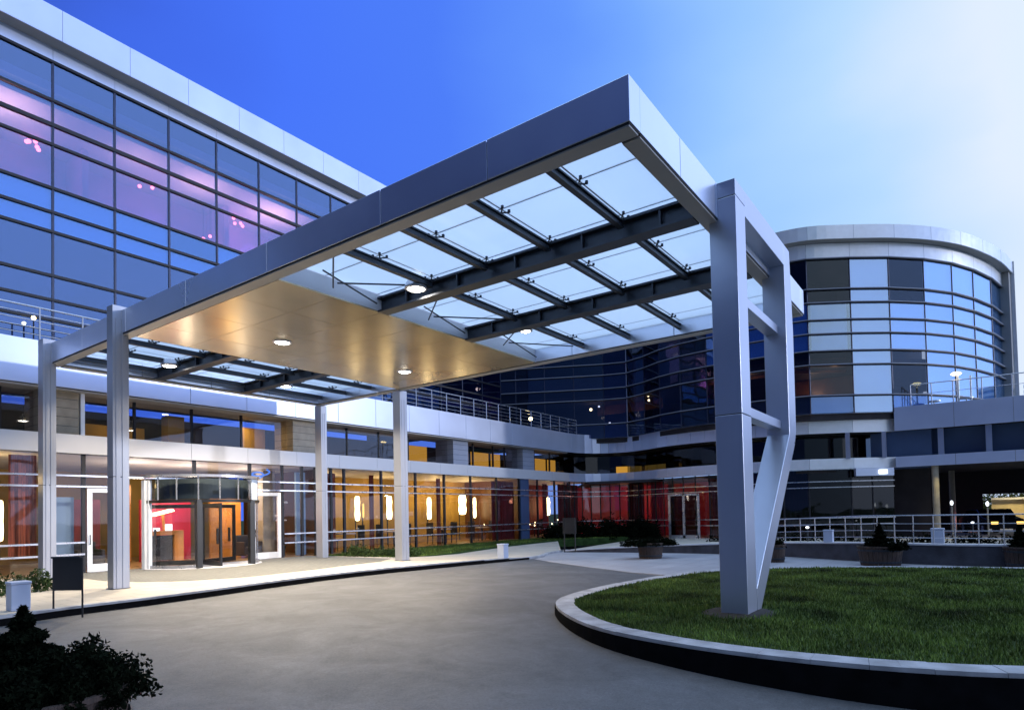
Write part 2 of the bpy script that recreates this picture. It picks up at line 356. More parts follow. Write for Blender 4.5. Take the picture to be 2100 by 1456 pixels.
# sidewalk in front of the hotel
kerb_line = [(-14, 9.0), (-8, 9.3), (-5, 9.6), (-3, 9.85), (-1.9, 10.12), (-.5, 10.2), (.9, 10.42), (2.4, 10.7), (3.9, 10.9), (5.2, 10.95), (6.6, 10.88), (8.2, 10.66), (10.2, 10.40), (11.4, 10.25), (12.4, 10.1), (13.6, 10.3), (15.2, 11.0), (16.4, 11.2)]
far_line = [(-14, 18.66), (-8, 18.66), (-5, 18.66), (-3, 18.66), (-1.9, 18.66), (-.5, 18.66), (.9, 18.66), (2.4, 18.66), (3.9, 18.66), (5.2, 18.66), (6.6, 18.66), (9.3, 18.66), (10.25, 14.0), (11.4, 13.85), (13.2, 14.2), (15.5, 14.8), (19, 15.6), (24, 16.1)]
swz = lambda p: .12 if p[0] < 9.5 else max(.03, .12-.09*(p[0]-9.5)/3.5)
mb = MB()
for i in range(len(kerb_line)-1):
    a, b, c, d = kerb_line[i], kerb_line[i+1], far_line[i+1], far_line[i]
    mb.prism([a, b, c, d], [-.25]*4, [swz(a), swz(b), swz(c), swz(d)])
tag(mb.build('sidewalk', 'pavement'), kind='structure')
mb = MB()
ko = offset_path(kerb_line, .0); ki = offset_path(kerb_line, -.16); kf = offset_path(kerb_line, .012)
for i in range(len(kerb_line)-1):
    zz = [swz(kerb_line[i])+.006, swz(kerb_line[i+1])+.006]
    mb.prism([kf[i], kf[i+1], ki[i+1], ki[i]], [-.2]*4, [zz[0], zz[1], zz[1], zz[0]])
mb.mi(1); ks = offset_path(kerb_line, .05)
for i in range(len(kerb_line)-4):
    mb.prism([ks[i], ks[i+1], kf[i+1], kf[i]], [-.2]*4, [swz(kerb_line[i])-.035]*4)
tag(mb.build('sidewalk_kerb', ['kerb', 'kerb_shade_joint']), kind='structure')
mb = MB(); mb.prism([(.7, 18.6), (.6, 15.2), (.85, 13.9), (1.6, 12.9), (2.8, 12.35), (4.6, 12.5), (6.4, 12.85), (8.1, 13.1), (9.3, 13.9), (9.3, 18.6)], .10, .126)
tag(mb.build('entrance_paving', 'paving_dark'), kind='structure')
# raised walkway behind the low wall and the lawn in front of the restaurant
def back_z(x, y): return max(-.12, .50 - .045*(x-15)) if y < 4 else max(-.12, (.50-.045*max(0, x-15)) * max(0, min(1, (11-y)/7)) + .03)
mb = MB()
wall_path = smooth_path([(16.3, 11.0), (16.9, 8.2), (17.1, 5.0), (16.6, 2.6), (15.4, .6), (14.5, -1.2), (14.2, -3.2), (14.5, -5.5), (15.6, -8.5), (18, -13)], 2)
def wtop(p): return .06 + .49*min(1, max(0, (10.8-p[1])/11.0))**.8
P = wall_path; bk = [(60, p[1]*1.0) for p in P]
for i in range(len(P)-1):
    a, b = P[i], P[i+1]
    xs = [0, 4, 9, 16, 45]
    for k in range(4):
        q = lambda p, d: (p[0]+d, p[1]*(1+d*.02))
        pts = [q(a, xs[k]), q(b, xs[k]), q(b, xs[k+1]), q(a, xs[k+1])]
        zz = [ (wtop(a)-.02)*(1-min(1, xs[k]/14)) - .1*min(1, xs[k]/14), (wtop(b)-.02)*(1-min(1, xs[k]/14)) - .1*min(1, xs[k]/14), (wtop(b)-.02)*(1-min(1, xs[k+1]/14)) - .1*min(1, xs[k+1]/14), (wtop(a)-.02)*(1-min(1, xs[k+1]/14)) - .1*min(1, xs[k+1]/14)]
        n = len(mb.v); mb.v += [(pts[j][0], pts[j][1], zz[j]) for j in range(4)]; mb.f.append((n, n+1, n+2, n+3)); mb.m.append(0)
tag(mb.build('raised_walkway', 'pavement'), kind='structure')
lawn_pts = [(9.6, 18.6), (9.9, 14.05), (11.4, 13.9), (13.2, 14.25), (15.5, 14.85), (19, 15.65), (24, 16.15), (26, 15.6), (28.2, 13.8), (30.2, 12.9), (31.5, 14.4), (32.3, 15.9), (32, 17.2), (31, 18.2), (29, 18.5)]
mb = MB(); mb.prism(lawn_pts, -.3, .10); tag(mb.build('lawn', 'lawn'), kind='structure')

# grass island with kerb wall
outer = [(2.54, 2.72), (1.67, 1.87), (1.09, 1.03), (.76, -.07), (.64, -1.12), (.70, -2.17), (1.02, -3.23), (1.7, -4.6), (3.0, -6.4), (5.2, -8.6), (8.4, -10.2), (11.4, -9.8), (13.0, -7.6), (13.5, -5.2), (13.3, -3.4), (12.6, -.9), (11.7, .9), (10.6, 2.3), (9.0, 3.05), (6.4, 3.45), (4.3, 3.42), (3.3, 3.2)]
def close_smooth(P, it=2):
    for _ in range(it):
        Q = []
        for i in range(len(P)):
            a, b = Vector(P[i]), Vector(P[(i+1) % len(P)]); Q += [tuple(a*.75+b*.25), tuple(a*.25+b*.75)]
        P = Q
    return P
OUT = close_smooth(outer, 2); cen = Vector((6.5, -3.2))
def ring_off(P, d):
    n = len(P); R = []
    for i in range(n):
        t = (Vector(P[(i+1) % n])-Vector(P[i-1])).normalized(); nn = Vector((t.y, -t.x))
        if nn.dot(Vector(P[i])-cen) > 0: nn = -nn
        R.append(tuple(Vector(P[i])+nn*d))
    return R
INN = ring_off(OUT, .32)
def kz(p): return .06
mb = MB(); n = len(OUT); OB = ring_off(OUT, -.02)
for i in range(n):
    j = (i+1) % n
    gj = .99 if i % 2 else 1.0; o2 = tuple(Vector(OUT[i]).lerp(Vector(OUT[j]), .985 if i % 2 else 1)); i2 = tuple(Vector(INN[i]).lerp(Vector(INN[j]), .985 if i % 2 else 1))
    mb.mi(0).prism([OUT[i], o2, i2, INN[i]], -.6, .06+rng.uniform(-.003, .003))
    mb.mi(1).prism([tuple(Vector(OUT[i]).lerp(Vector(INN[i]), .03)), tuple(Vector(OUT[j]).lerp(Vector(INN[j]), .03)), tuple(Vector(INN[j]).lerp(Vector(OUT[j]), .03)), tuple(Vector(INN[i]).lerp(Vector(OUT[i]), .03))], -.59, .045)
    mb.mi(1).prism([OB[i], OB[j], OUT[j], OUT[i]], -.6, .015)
tag(mb.build('island_kerb', ['kerb', 'kerb_shade_joint']), kind='structure')
def gz(x, y):
    d = min(((x-p[0])**2+(y-p[1])**2) for p in INN)**.5
    return .045 + .05*min(1, d/2.5)
mb = MB(); rings = [INN] + [[tuple(cen+(Vector(p)-cen)*s) for p in INN] for s in (.85, .65, .4, .15)]
for R in rings:
    for p in R: mb.v.append((p[0], p[1], gz(*p)-.01))
for k in range(4):
    for i in range(n):
        j = (i+1) % n; mb.f.append((k*n+i, k*n+j, (k+1)*n+j, (k+1)*n+i)); mb.m.append(0)
mb.f.append(tuple(4*n+i for i in range(n))); mb.m.append(0)
tag(mb.build('island_soil', 'grass_base', smooth=True), kind='structure')
# grass blades (one mass nobody could count)
def inside(P, pts):
    x, y = pts[:, 0], pts[:, 1]; c = np.zeros(len(pts), bool); n = len(P)
    for i in range(n):
        x0, y0 = P[i]; x1, y1 = P[(i+1) % n]
        k = ((y0 > y) != (y1 > y)) & (x < (x1-x0)*(y-y0)/(y1-y0+1e-12)+x0); c ^= k
    return c
def blades(name, poly, count, box, hmin, hmax, w, zf, mt, near=None, hole=None):
    pts = np.stack([rng.uniform(box[0], box[2], count), rng.uniform(box[1], box[3], count)], 1)
    if near is not None:
        d = np.hypot(pts[:, 0]-CAM.x, pts[:, 1]-CAM.y); pts = pts[rng.random(len(pts)) < np.clip((near/d)**2, .06, 1)]
    pts = pts[inside(poly, pts)]
    if hole is not None: pts = pts[np.hypot((pts[:, 0]-hole[0])/1.25, pts[:, 1]-hole[1]) > hole[2]*rng.uniform(.8, 1.25, len(pts))]
    k = len(pts)
    d = np.hypot(pts[:, 0]-CAM.x, pts[:, 1]-CAM.y)
    h = rng.uniform(hmin, hmax, k)*(.65+.55*(np.sin(pts[:, 0]*3.1+np.sin(pts[:, 1]*2.3)*1.7)*np.sin(pts[:, 1]*2.7+pts[:, 0]*.8)*.5+.5)); a = rng.uniform(0, 2*math.pi, k); ww = w*(1+d/9); ln = rng.uniform(0, .8, k)*h; la = rng.uniform(0, 2*math.pi, k)
    z = np.array([zf(x, y) for x, y in pts]) if k < 20000 else .045+.05*np.clip(np.min([np.hypot(pts[:, 0]-p[0], pts[:, 1]-p[1]) for p in INN[::3]], 0)/2.5, 0, 1)
    V = np.empty((k, 3, 3)); ca, sa = np.cos(a)*ww/2, np.sin(a)*ww/2
    V[:, 0] = np.stack([pts[:, 0]-ca, pts[:, 1]-sa, z-.01], 1); V[:, 1] = np.stack([pts[:, 0]+ca, pts[:, 1]+sa, z-.01], 1)
    V[:, 2] = np.stack([pts[:, 0]+ln*np.cos(la), pts[:, 1]+ln*np.sin(la), z+h], 1)
    return mesh_np(name, V, mt)
def mesh_np(name, V, mts, parent=None, loc=(0, 0, 0)):
    k, c = V.shape[0], V.shape[1]
    org = WL[parent.name] if parent is not None else Vector(loc)
    me = bpy.data.meshes.new(name); me.vertices.add(k*c); me.vertices.foreach_set('co', (V.reshape(-1, 3)-np.array(org)).ravel())
    me.loops.add(k*c); me.loops.foreach_set('vertex_index', np.arange(k*c, dtype=np.int32))
    me.polygons.add(k); me.polygons.foreach_set('loop_start', np.arange(0, k*c, c, dtype=np.int32)); me.polygons.foreach_set('loop_total', np.full(k, c, dtype=np.int32))
    me.materials.append(MATS[mts]); me.update(calc_edges=True); me.validate()
    o = bpy.data.objects.new(name, me); COL.objects.link(o)
    if parent is not None: o.parent = parent
    else: o.location = org
    WL[o.name] = org; return o
# blade material varied in patches
m, t, b = base_mat('grass_blade'); col, f1, v1 = noise_col(t, (.085, .138, .030), .8, 1.0, 6)
ng = nd(t, 'ShaderNodeNewGeometry'); mixr = nd(t, 'ShaderNodeMixRGB'); mixr.blend_type = 'MULTIPLY'; mixr.inputs[0].default_value = 1
rr = nd(t, 'ShaderNodeValToRGB'); rr.color_ramp.elements[0].color = (.45, .5, .5, 1); rr.color_ramp.elements[1].color = (1.5, 1.35, 1.1, 1)
t.links.new(ng.outputs['Random Per Island'], rr.inputs[0]); t.links.new(col, mixr.inputs[1]); t.links.new(rr.outputs[0], mixr.inputs[2]); t.links.new(mixr.outputs[0], b.inputs['Base Color'])
b.inputs['Roughness'].default_value = .7; b.inputs['Specular IOR Level'].default_value = .2
tag(blades('island_grass', INN, 260000, (.6, -10, 13.5, 3.4), .02, .06, .009, gz, 'grass_blade', near=11, hole=(3.25, -.06, .48)), 'short mown grass on the island round the big canopy leg', 'grass', kind='stuff')
tag(blades('lawn_grass', lawn_pts, 26000, (9.6, 13, 32, 18.6), .03, .09, .012, lambda x, y: .1, 'grass_blade'), 'strip of lawn before the lit restaurant windows', 'grass', kind='stuff')

# ------------------------------------------------------------------ canopy
B, T = 5.85, 6.42; LX, WY = 8.79, 17.10
can = thing('entrance_canopy', 'big flat steel and glass canopy over the drive with one leg on the grass', 'canopy', (4.4, 8.5, .05))
def beam(name, x0, y0, x1, y1, ax, cuts, z0=B, z1=T, m1='canopy_panel', m2='canopy_soffit', lip=.045):
    mb = MB(); e = .012
    mb.mi(2).box(x0+e, y0+e, z0+.02, x1-e, y1-e, z1-.02)
    lo, hi = (x0, x1) if ax == 'x' else (y0, y1); cs = [lo]+list(cuts)+[hi]
    for a, b_ in zip(cs[:-1], cs[1:]):
        a2 = a + (.006 if a != lo else 0); b2 = b_-(.006 if b_ != hi else 0)
        if ax == 'x': mb.mi(0).box(a2, y0, z0+lip, b2, y1, z1)
        else: mb.mi(0).box(x0, a2, z0+lip, x1, b2, z1)
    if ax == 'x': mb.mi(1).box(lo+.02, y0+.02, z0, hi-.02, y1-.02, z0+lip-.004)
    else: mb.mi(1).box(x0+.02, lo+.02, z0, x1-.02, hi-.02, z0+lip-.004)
    return mb.build(name, [m1, m2, 'dark_gap'], can, bevel=.006)
beam('front_beam', 0, 0, .28, WY, 'y', [2.0, 4.0, 6.9, 9.7, 12.4, 14.8])
beam('side_beam', .28, 0, LX-.28, .26, 'x', [1.5, 2.9, 5.8])
beam('rear_beam', LX-.28, 0, LX, WY, 'y', [2.9, 5.8, 8.7, 11.6, 14.5])
beam('back_beam', .28, WY-.26, LX-.28, WY, 'x', [2.3, 4.4, 6.5])
for x in (2.62, 5.42):                              # main cross beams (I sections)
    for y0, y1 in ((.26, 6.99), (12.57, WY-.26)):
        mb = MB(); mb.box(x, y0, 5.86, x+.28, y1, 5.90); mb.box(x, y0, 6.14, x+.28, y1, 6.18); mb.box(x+.11, y0, 5.90, x+.17, y1, 6.14)
        yy = y0+.5
        while yy < y1-.2: mb.box(x+.02, yy, 5.90, x+.11, yy+.03, 6.14); yy += 1.35
        mb.build('cross_beam', 'dark_steel', can)
JX = [.28, 1.30, 2.62, 3.95, 5.28, 6.61, 7.94, LX-.28]
JY1 = [.26, 1.40, 2.75, 4.10, 5.45, 6.98]; JY2 = [12.58, 13.9, 15.25, 16.6, WY-.26]
for JY in (JY1, JY2):
    for y in JY[1:-1]:
        for xa, xb in ((.28, 2.62), (2.90, 5.42), (5.70, LX-.28)):
            mb = MB(); mb.box(xa, y-.045, 6.02, xb, y+.045, 6.05); mb.box(xa, y-.045, 6.125, xb, y+.045, 6.15); mb.box(xa, y-.015, 6.05, xb, y+.015, 6.125)
            mb.build('rafter', 'dark_steel', can)
    for i in range(len(JX)-1):
        for j in range(len(JY)-1):
            MB().box(JX[i]+.012, JY[j]+.012, 6.235, JX[i+1]-.012, JY[j+1]-.012, 6.25).build('glass_pane', 'canopy_glass', can)
for JY in (JY1[1:-1], [13.9, 15.25]):
    for y in JY:
        for x in JX[1:-1]:
            mb = MB(); c = Vector((x, y, 6.18)); mb.tube((x, y, 6.10), (x, y, 6.19), .022, 8)
            for sx_, sy_ in ((1, 1), (1, -1), (-1, 1), (-1, -1)):
                e = c+Vector((sx_*.085, sy_*.085, .015)); mb.tube(c, e, .012, 6); mb.tube(e, e+Vector((0, 0, .04)), .024, 8)
            mb.build('spider_fitting', 'dark_steel', can)
# silicone joints between panes
for y in JY1[1:-1]+JY2[1:-1]: MB().box(.28, y-.011, 6.238, LX-.28, y+.011, 6.247).build('glazing_joint', 'dark_steel', can)
for x in JX[1:-1]:
    for ya, yb in ((.26, 6.98), (12.58, WY-.26)): MB().box(x-.011, ya, 6.2385, x+.011, yb, 6.2465).build('glazing_joint', 'dark_steel', can)

for xa, xb in ((.28, 2.62), (2.90, 5.42), (5.70, 8.51)):      # tie rods beside the ceiling box
    for p, q in (((xa+.05, 5.5, 6.08), (xa+1.1, 6.85, 6.0)), ((xa+.6, 6.5, 6.1), (xb-.1, 6.9, 6.0)), ((xa+1.0, 6.6, 6.0), (xb-.1, 5.7, 6.1))):
        MB().tube(p, q, .016, 6).build('tie_rod', 'dark_steel', can)
# solid ceiling box over the middle of the canopy
mb = MB(); mb.mi(1).box(.282, 7.0, 5.90, LX-.282, 12.56, 6.36)
xs_ = [.30, 1.5, 2.72, 3.94, 5.16, 6.38, 7.60, LX-.30]; ys_ = [6.99, 8.4, 9.87, 11.34, 12.57]
for i in range(len(xs_)-1):
    for j in range(len(ys_)-1): mb.mi(0).box(xs_[i]+.005, ys_[j]+.005, 5.872, xs_[i+1]-.005, ys_[j+1]-.005, 5.899)
mb.build('ceiling_panel', ['ceiling_metal', 'belt_white'], can)
tag(MB().lathe((3.25, -.06, 0), [(.62, .05), (.45, .098), (.2, .104), (.001, .104)], 20).build('mulch_patch', 'soil', smooth=True), kind='structure')
# four columns
def column(x0, y0, x1, y1, zt, zb=.12):
    mb = MB(); s = .03; zj = 2.62
    for a, b_ in ((zb, zj), (zj+.012, zt)):
        mb.mi(0).box(x0, y0, a, x1, y1, b_)
    mb.mi(1).box(x0+.01, y0+.01, zb, x1-.01, y1-.01, zt-.02)
    # recessed vertical reveal on the right-hand face
    mb.mi(0).box(x0+.06, y0-.012, zb, (x0+x1)/2-.02, y0-.001, zt-.3); mb.box((x0+x1)/2+.02, y0-.012, zb, x1-.03, y0-.001, zt-.3)
    mb.mi(1).box(x0-.02, y0-.03, zb-.06, x1+.02, y1+.02, zb+.012)
    mb.build('column', ['column_grey', 'dark_gap'], can, bevel=.008)
column(-.20, 12.56, .14, 12.86, 6.50); column(-.20, 16.77, .10, 17.12, 6.50)
column(8.58, 12.56, 8.91, 12.90, 5.845); column(8.58, 16.77, 8.84, 17.14, 5.845)
# pylon on the grass
X0, X1, YA, YB = 2.97, 3.44, -.256, .135
mb = MB(); mb.mi(0).box(X0, YA, .02, X1, YB, 2.98); mb.box(X0, YA, 2.992, X1, YB, 6.18); mb.box(X0, YA, 6.19, X1, YB, 6.425)
mb.mi(1).box(X0+.01, YA+.01, .0, X1-.01, YB-.01, 6.41); mb.box(X0-.16, YA-.16, -.05, X1+.2, YB+.16, .055)
py = mb.build('pylon', ['column_steel', 'dark_gap'], can, bevel=.007)
MB().box(X1+.002, YA, 6.03, 5.86, YB, 6.424).build('pylon_top_chord', 'column_steel', py, bevel=.007)
MB().xz([(5.862, 6.424), (6.30, 6.424), (6.42, 4.9), (6.40, 3.05), (6.28, 2.82), (5.862, 2.82)], YA, YB).build('pylon_rear_leg', 'column_steel', py, bevel=.007)
MB().xz([(5.86, 2.94), (6.27, 2.80), (3.62, .06), (3.47, .06), (3.443, .42)], YA-.002, YB-.002).build('pylon_brace', 'column_steel', py, bevel=.007)
for zb in (4.79, 3.05): MB().box(X1+.002, -.12, zb, 5.86, .10, zb+.15).build('pylon_rung', 'column_steel', py, bevel=.005)
# canopy down lights: things of their own
def downlight(x, y, z, label, r=.19, e=430, mount=.0):
    t = thing('down_light', label, 'ceiling light', (x, y, z), 'round lamps under the canopy')
    mb = MB().lathe((x, y, z), [(r*.85, .09+mount), (r+.03, .06), (r+.035, 0), (r*.92, -.012), (r*.9, .02)], 24); mb.build('lamp_housing', 'rail_chrome', t, smooth=True)
    MB().lathe((x, y, z), [(.001, -.035), (r*.5, -.03), (r*.86, -.004), (r*.86, .01), (.001, .012)], 24).build('lamp_lens', 'lamp_white', t, smooth=True)
    area('lamp_light', (x, y, z-.06), r*2, e, WARM, parent=t, spread=math.radians(138))
downlight(2.69, 10.44, 5.85, 'round lamp in the plain metal ceiling, nearer the drive')
downlight(6.81, 10.50, 5.85, 'round lamp in the plain metal ceiling, above the column away from the drive')
downlight(2.30, 15.2, 5.96, 'round lamp on the cross beam between the two left canopy columns', mount=.08)
downlight(6.05, 15.26, 5.96, 'round lamp on the second cross beam near the hotel fascia', mount=.08)
downlight(2.40, 5.65, 5.98, 'bright round lamp on the front cross beam under the glass roof', mount=.08, e=90)
downlight(6.05, 5.62, 5.97, 'small dim round lamp on the rear cross beam under the glass roof', mount=.08, r=.13, e=30)

# ------------------------------------------------------------------ hotel (long wing)
hot = thing('hotel_building', 'long hotel block with blue glass curtain wall above a terrace, behind the canopy', 'building', (10, 19, .1))
YF = 18.7
mainp = [(-12, YF), (29.6, YF)]
cornp = smooth_path([(29.6, YF), (31.0, 18.55), (32.0, 17.9), (32.6, 16.9), (32.75, 15.7), (32.2, 14.3), (31.3, 12.8), (30.85, 11.2), (30.65, 9.4), (30.62, 7.4), (30.75, 5.6)], 1)
wingp = [(30.75, 5.6), (31.1, 4.3), (32.1, 2.3), (33.45, .42)]
# fascia + belt of the long wing
mb = MB(); panels(mb.mi(0), mainp, .0, .06, 5.62, 6.88, 2.08); strip(mb.mi(1), mainp, -.25, -.002, 5.60, 6.86)
mb.build('fascia', ['panel', 'dark_gap'], hot, bevel=.004)
mb = MB(); panels(mb.mi(0), mainp, .02, .10, 3.68, 4.24, 2.08, gap=.008); strip(mb.mi(1), mainp, -.3, .018, 3.69, 4.22)
mb.build('belt_course', ['belt_white', 'dark_gap'], hot, bevel=.004)
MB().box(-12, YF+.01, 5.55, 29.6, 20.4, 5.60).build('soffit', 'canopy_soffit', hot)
MB().box(-12, YF+.26, 6.55, 24.4, 20.0, 6.62).box(24.2, YF+.26, 6.55, 33, 26, 6.621).build('terrace_floor', 'paving_dark', hot)
# upper curtain wall
YU = 20.0; MX = [1.07+1.77*k for k in range(-6, 14)]; XE = MX[-1]
ZL = [16.08, 14.85, 14.07, 13.44, 12.06, 11.30, 10.68, 9.30, 8.54, 7.91, 6.62]
rr_ = random.Random(3)
for i in range(len(MX)-1):
    xa, xb = MX[i]+.03, MX[i+1]-.03
    for (k0, k1) in ((0, 3), (3, 6), (6, 10)):
        mb = MB()
        for k in range(k0, k1):
            z1, z0 = ZL[k]-.03, ZL[k+1]+.03
            if k in (4, 5):      # spandrel panes
                dark = (k == 4 and i % 6 == 2)
                mb.mi(3 if dark else 2).box(xa-.02, YU+.05, z0-.02, xb+.02, YU+.07, z1+.02); mb.mi(1).box(xa, YU, z0, xb, YU+.012, z1)
            else:
                mb.mi(0).box(xa, YU, z0, xb, YU+.012, z1)
        mb.build('window', ['glass_upper', 'glass_spandrel', 'spandrel', 'spandrel_dark'], hot)
for x in MX: MB().box(x-.03, YU-.03, 6.62, x+.03, YU+.08, 16.1).build('mullion', 'mullion_dark', hot)
for k, z in enumerate(ZL[:-1]):
    th = .055 if k == 2 else .04
    MB().box(MX[0], YU-.06, z-th, XE, YU+.05, z+th).build('transom', 'mullion_black', hot)
mb = MB(); panels(mb, [(MX[0], YU), (XE, YU)], -.05, .03, 16.14, 16.60, 1.77, gap=.01); mb.build('roof_frieze', 'panel', hot)
mb = MB(); panels(mb.mi(0), [(MX[0]-1, 19.5), (XE+.5, 19.5)], 0, .04, 16.54, 17.52, 1.9, gap=.008); mb.mi(1).box(MX[0]-1, 19.502, 16.55, XE+.5, 20.3, 17.5)
mb.mi(1).box(MX[0]-1, 20.3, 16.56, XE+.5, 32, 17.2)
mb.build('parapet', ['panel', 'canopy_soffit'], hot, bevel=.004)
# return wall of the upper block, floors and rooms behind the glass
MB().box(XE-.05, YU+.08, 6.62, XE+.06, 32, 16.5).build('end_wall', 'spandrel_dark', hot)
mb = MB()
for z in (10.70, 7.6): mb.box(MX[0], YU+.12, z, XE, 27, z+.35)
mb.box(MX[0], YU+.1, 11.5, XE, 27, 11.9); mb.box(MX[0], YU+.3, 15.3, XE, 27, 15.6)
mb.build('floor_slab', 'interior_blue', hot)
MB().box(MX[0], 26.9, 6.6, XE, 27.1, 11.5).build('back_wall', 'interior_blue', hot)
MB().box(MX[0], 23.9, 11.9, XE, 24.0, 15.3).build('room_wall', 'interior_purple', hot)
MB().box(MX[0], YU+.6, 14.98, XE, 23.9, 15.05).build('room_ceiling', 'interior_white', hot)
mb = MB()
for x in MX[1::3]: mb.box(x-.1, 22.4, 11.9, x+.1, 23.9, 14.97)
mb.build('partition', 'interior_purple', hot)
for x, e in ((-4, 30), (.2, 70), (4.2, 25), (6.6, 50), (9.8, 80), (13.5, 30)): area('room_light', (x, 21.5, 13.9), 1.2, e, (1, .66, .45), rot=(math.radians(180), 0, 0), parent=hot)
for x, e in ((-2.5, 14), (1.4, 24), (9.2, 75), (5.2, 38), (12.5, 14)): point('room_light', (x, 22.3, 13.2), e, (1, .30, .62), .4, parent=hot)
for n_, (x, z, k) in enumerate(((1.42, 14.67, 6), (5.17, 14.69, 2), (9.0, 14.67, 4), (7.72, 13.58, 3))):
    t = thing('pendant_lamp', ['cluster of pink glowing bulbs behind the top left upper windows', 'single pink glowing bulb behind the fourth upper window column', 'pink bulb cluster in the brightest pink upper room', 'small reddish bulbs low behind the upper glass'][n_], 'pendant lamp', (x, 23, z), 'pink lamps in the upper rooms')
    mb = MB(); mbs = MB()
    for q in range(k):
        cx_, cz_ = x+rng.uniform(-.28, .28), z+rng.uniform(-.22, .22); mb.ball((cx_, 23, cz_), .07); mbs.tube((cx_, 23, cz_+.05), (cx_, 23, 15.28), .006, 4)
    mb.build('bulb', 'lamp_pink', t); mbs.build('cord', 'black_paint', t)
# ground floor glazing ------------------------------------------------------
GX = [-10.2, -8.1, -6.0, -4.0, -2.2, -.95, .66, 1.44, 2.62, 4.8, 6.86, 8.22, 9.11, 9.75, 10.53, 11.21, 13.3, 15.47, 17.51, 19.59, 21.84, 24.01, 24.95, 25.97, 27.93, 29.8]
rails = (.68, 1.03, 2.70, 3.02)
for a, b_ in zip(GX[:-1], GX[1:]):
    mb = MB(); z0 = .14
    if (a, b_) in ((1.44, 2.62), (6.86, 8.22)): z0 = 2.72
    elif (a, b_) in ((2.62, 4.8), (4.8, 6.86)): z0 = 3.02
    mb.box(a+.03, YF+.02, z0, b_-.03, YF+.034, 3.66); mb.build('shop_window', 'glass_ground', hot)
for x in GX:
    w = .05
    z0 = 3.0 if x == 4.8 else .12
    MB().box(x-w, YF-.0, z0, x+w, YF+.10, 3.68).build('mullion', 'mullion_black', hot)
MB().box(24.1, YF-.03, .1, 24.95, YF+.15, 3.66).build('pier', 'spandrel_dark', hot)
MB().box(.40, YF-.02, .1, .64, YF+.2, 3.66).build('pier', 'mullion_black', hot)
for z in rails:
    segs = [(-12, 1.44), (8.24, 29.8)] if z < 2 else ([(-12, 2.64), (6.86, 29.8)] if z < 2.8 else [(-12, 29.8)])
    for a, b_ in segs: MB().box(a, YF-.075, z-.026, b_, YF-.02, z+.026).build('glazing_rail', 'rail_chrome', hot)
# recessed upper ground floor windows between belt and fascia
UY = 19.35
piers = [(-12, -9.0, 'stone_grey', 19.0), (.40, 1.40, 'stone_clad', 18.95), (8.88, 10.0, 'stone_clad', 18.95), (18.5, 19.7, 'stone_grey', 18.95), (24.8, 26.0, 'stone_grey', 18.95)]
for a, b_, mt, y in piers:
    mb = MB(); rows = 5
    for r in range(rows):
        z0 = 4.25+r*.27; mb.mi(0).box(a, y, z0+.006, b_, 20.2, z0+.264)
    mb.mi(1).box(a+.01, y+.01, 4.2, b_-.01, 20.2, 5.6); mb.build('cladding_pier', [mt, 'dark_gap'], hot)
MB().box(1.44, 18.92, 4.24, 1.55, 19.4, 5.55).build('window_jamb', 'white_metal', hot)
UX = [-9, -6.5, -4.2, -2.1, -.43, .4, None, 1.55, 3.15, 5.04, 6.92, 8.88, None, 10.0, 11.9, 13.74, 15.63, 18.5, None, 19.7, 20.6, 22.4, 23.5, 24.8, None, 26.0, 26.6, 28.4, 29.6]
amber = {(-2.1, -.43), (19.7, 20.6), (20.6, 22.4), (22.4, 23.5), (26.6, 28.4), (28.4, 29.6), (15.63, 18.5)}
for a, b_ in zip(UX[:-1], UX[1:]):
    if a is None or b_ is None: continue
    MB().box(a+.03, UY, 4.25, b_-.03, UY+.014, 5.56).build('strip_window', 'glass_ground', hot)
    MB().box(a-.035, UY-.02, 4.25, a+.035, UY+.08, 5.58).build('mullion', 'mullion_black', hot)
    if (a, b_) in amber:
        MB().box(a+.1, UY+.25, 4.3, b_-(.12 if b_ != 18.5 else 1.3), UY+.27, 5.12).build('glow_blind', 'blind_glow', hot)
MB().box(-12, 22.3, 3.9, 29.6, 22.4, 5.55).build('room_wall', 'interior_dark', hot)
MB().box(5.0, 21.0, 4.26, 5.6, 21.5, 5.5).box(7.7, 20.6, 4.26, 8.7, 20.8, 5.3).box(2.0, 21.5, 4.26, 4.4, 21.6, 5.0).build('partition', 'interior_wall', hot)
MB().box(-12, YF+.12, 3.66, 33, 26, 3.92).build('floor_slab', 'interior_white', hot)
area('room_light', (7.6, 20.1, 5.4), .6, 22, AMB, parent=hot); area('room_light', (3.4, 20.6, 5.4), .6, 10, AMB, parent=hot)
area('room_light', (14, 20.4, 5.45), 1.2, 16, AMB, parent=hot)
# ground floor interior
MB().box(-12, YF+.12, .02, 33, 27, .13).build('room_floor', 'interior_floor', hot)
MB().box(-12, 26, .1, 10.2, 26.1, 3.66).build('room_wall', 'interior_wall', hot)
mb = MB(); mb.box(10.4, 23.2, .1, 24.4, 23.3, 3.66); mb.build('room_wall', 'interior_wall', hot)
MB().box(24.4, 22.5, .1, 33, 22.6, 3.66).build('room_wall', 'red_dark', hot)
mb = MB()
for x in (10.35, 24.35): mb.box(x, YF+.14, .1, x+.1, 25, 3.66)
mb.build('partition', 'wood_dark', hot)
MB().box(-1.0, YF+.15, .1, -.9, 26, 3.66).box(.66, 19.2, .13, 1.35, 19.3, 2.4).build('partition', 'spandrel', hot)
MB().box(4.45, 21.95, .13, 6.3, 22.1, 2.42).build('lobby_screen', 'red_wall', hot)
MB().box(3.7, 22.6, .13, 4.4, 22.7, 3.0).box(6.9, 21.6, .13, 8.2, 21.72, 2.5).build('lobby_screen', 'wood_amber', hot)
MB().box(8.45, 20.4, .13, 9.0, 20.9, 3.6).build('lobby_pillar', 'stone_clad', hot)
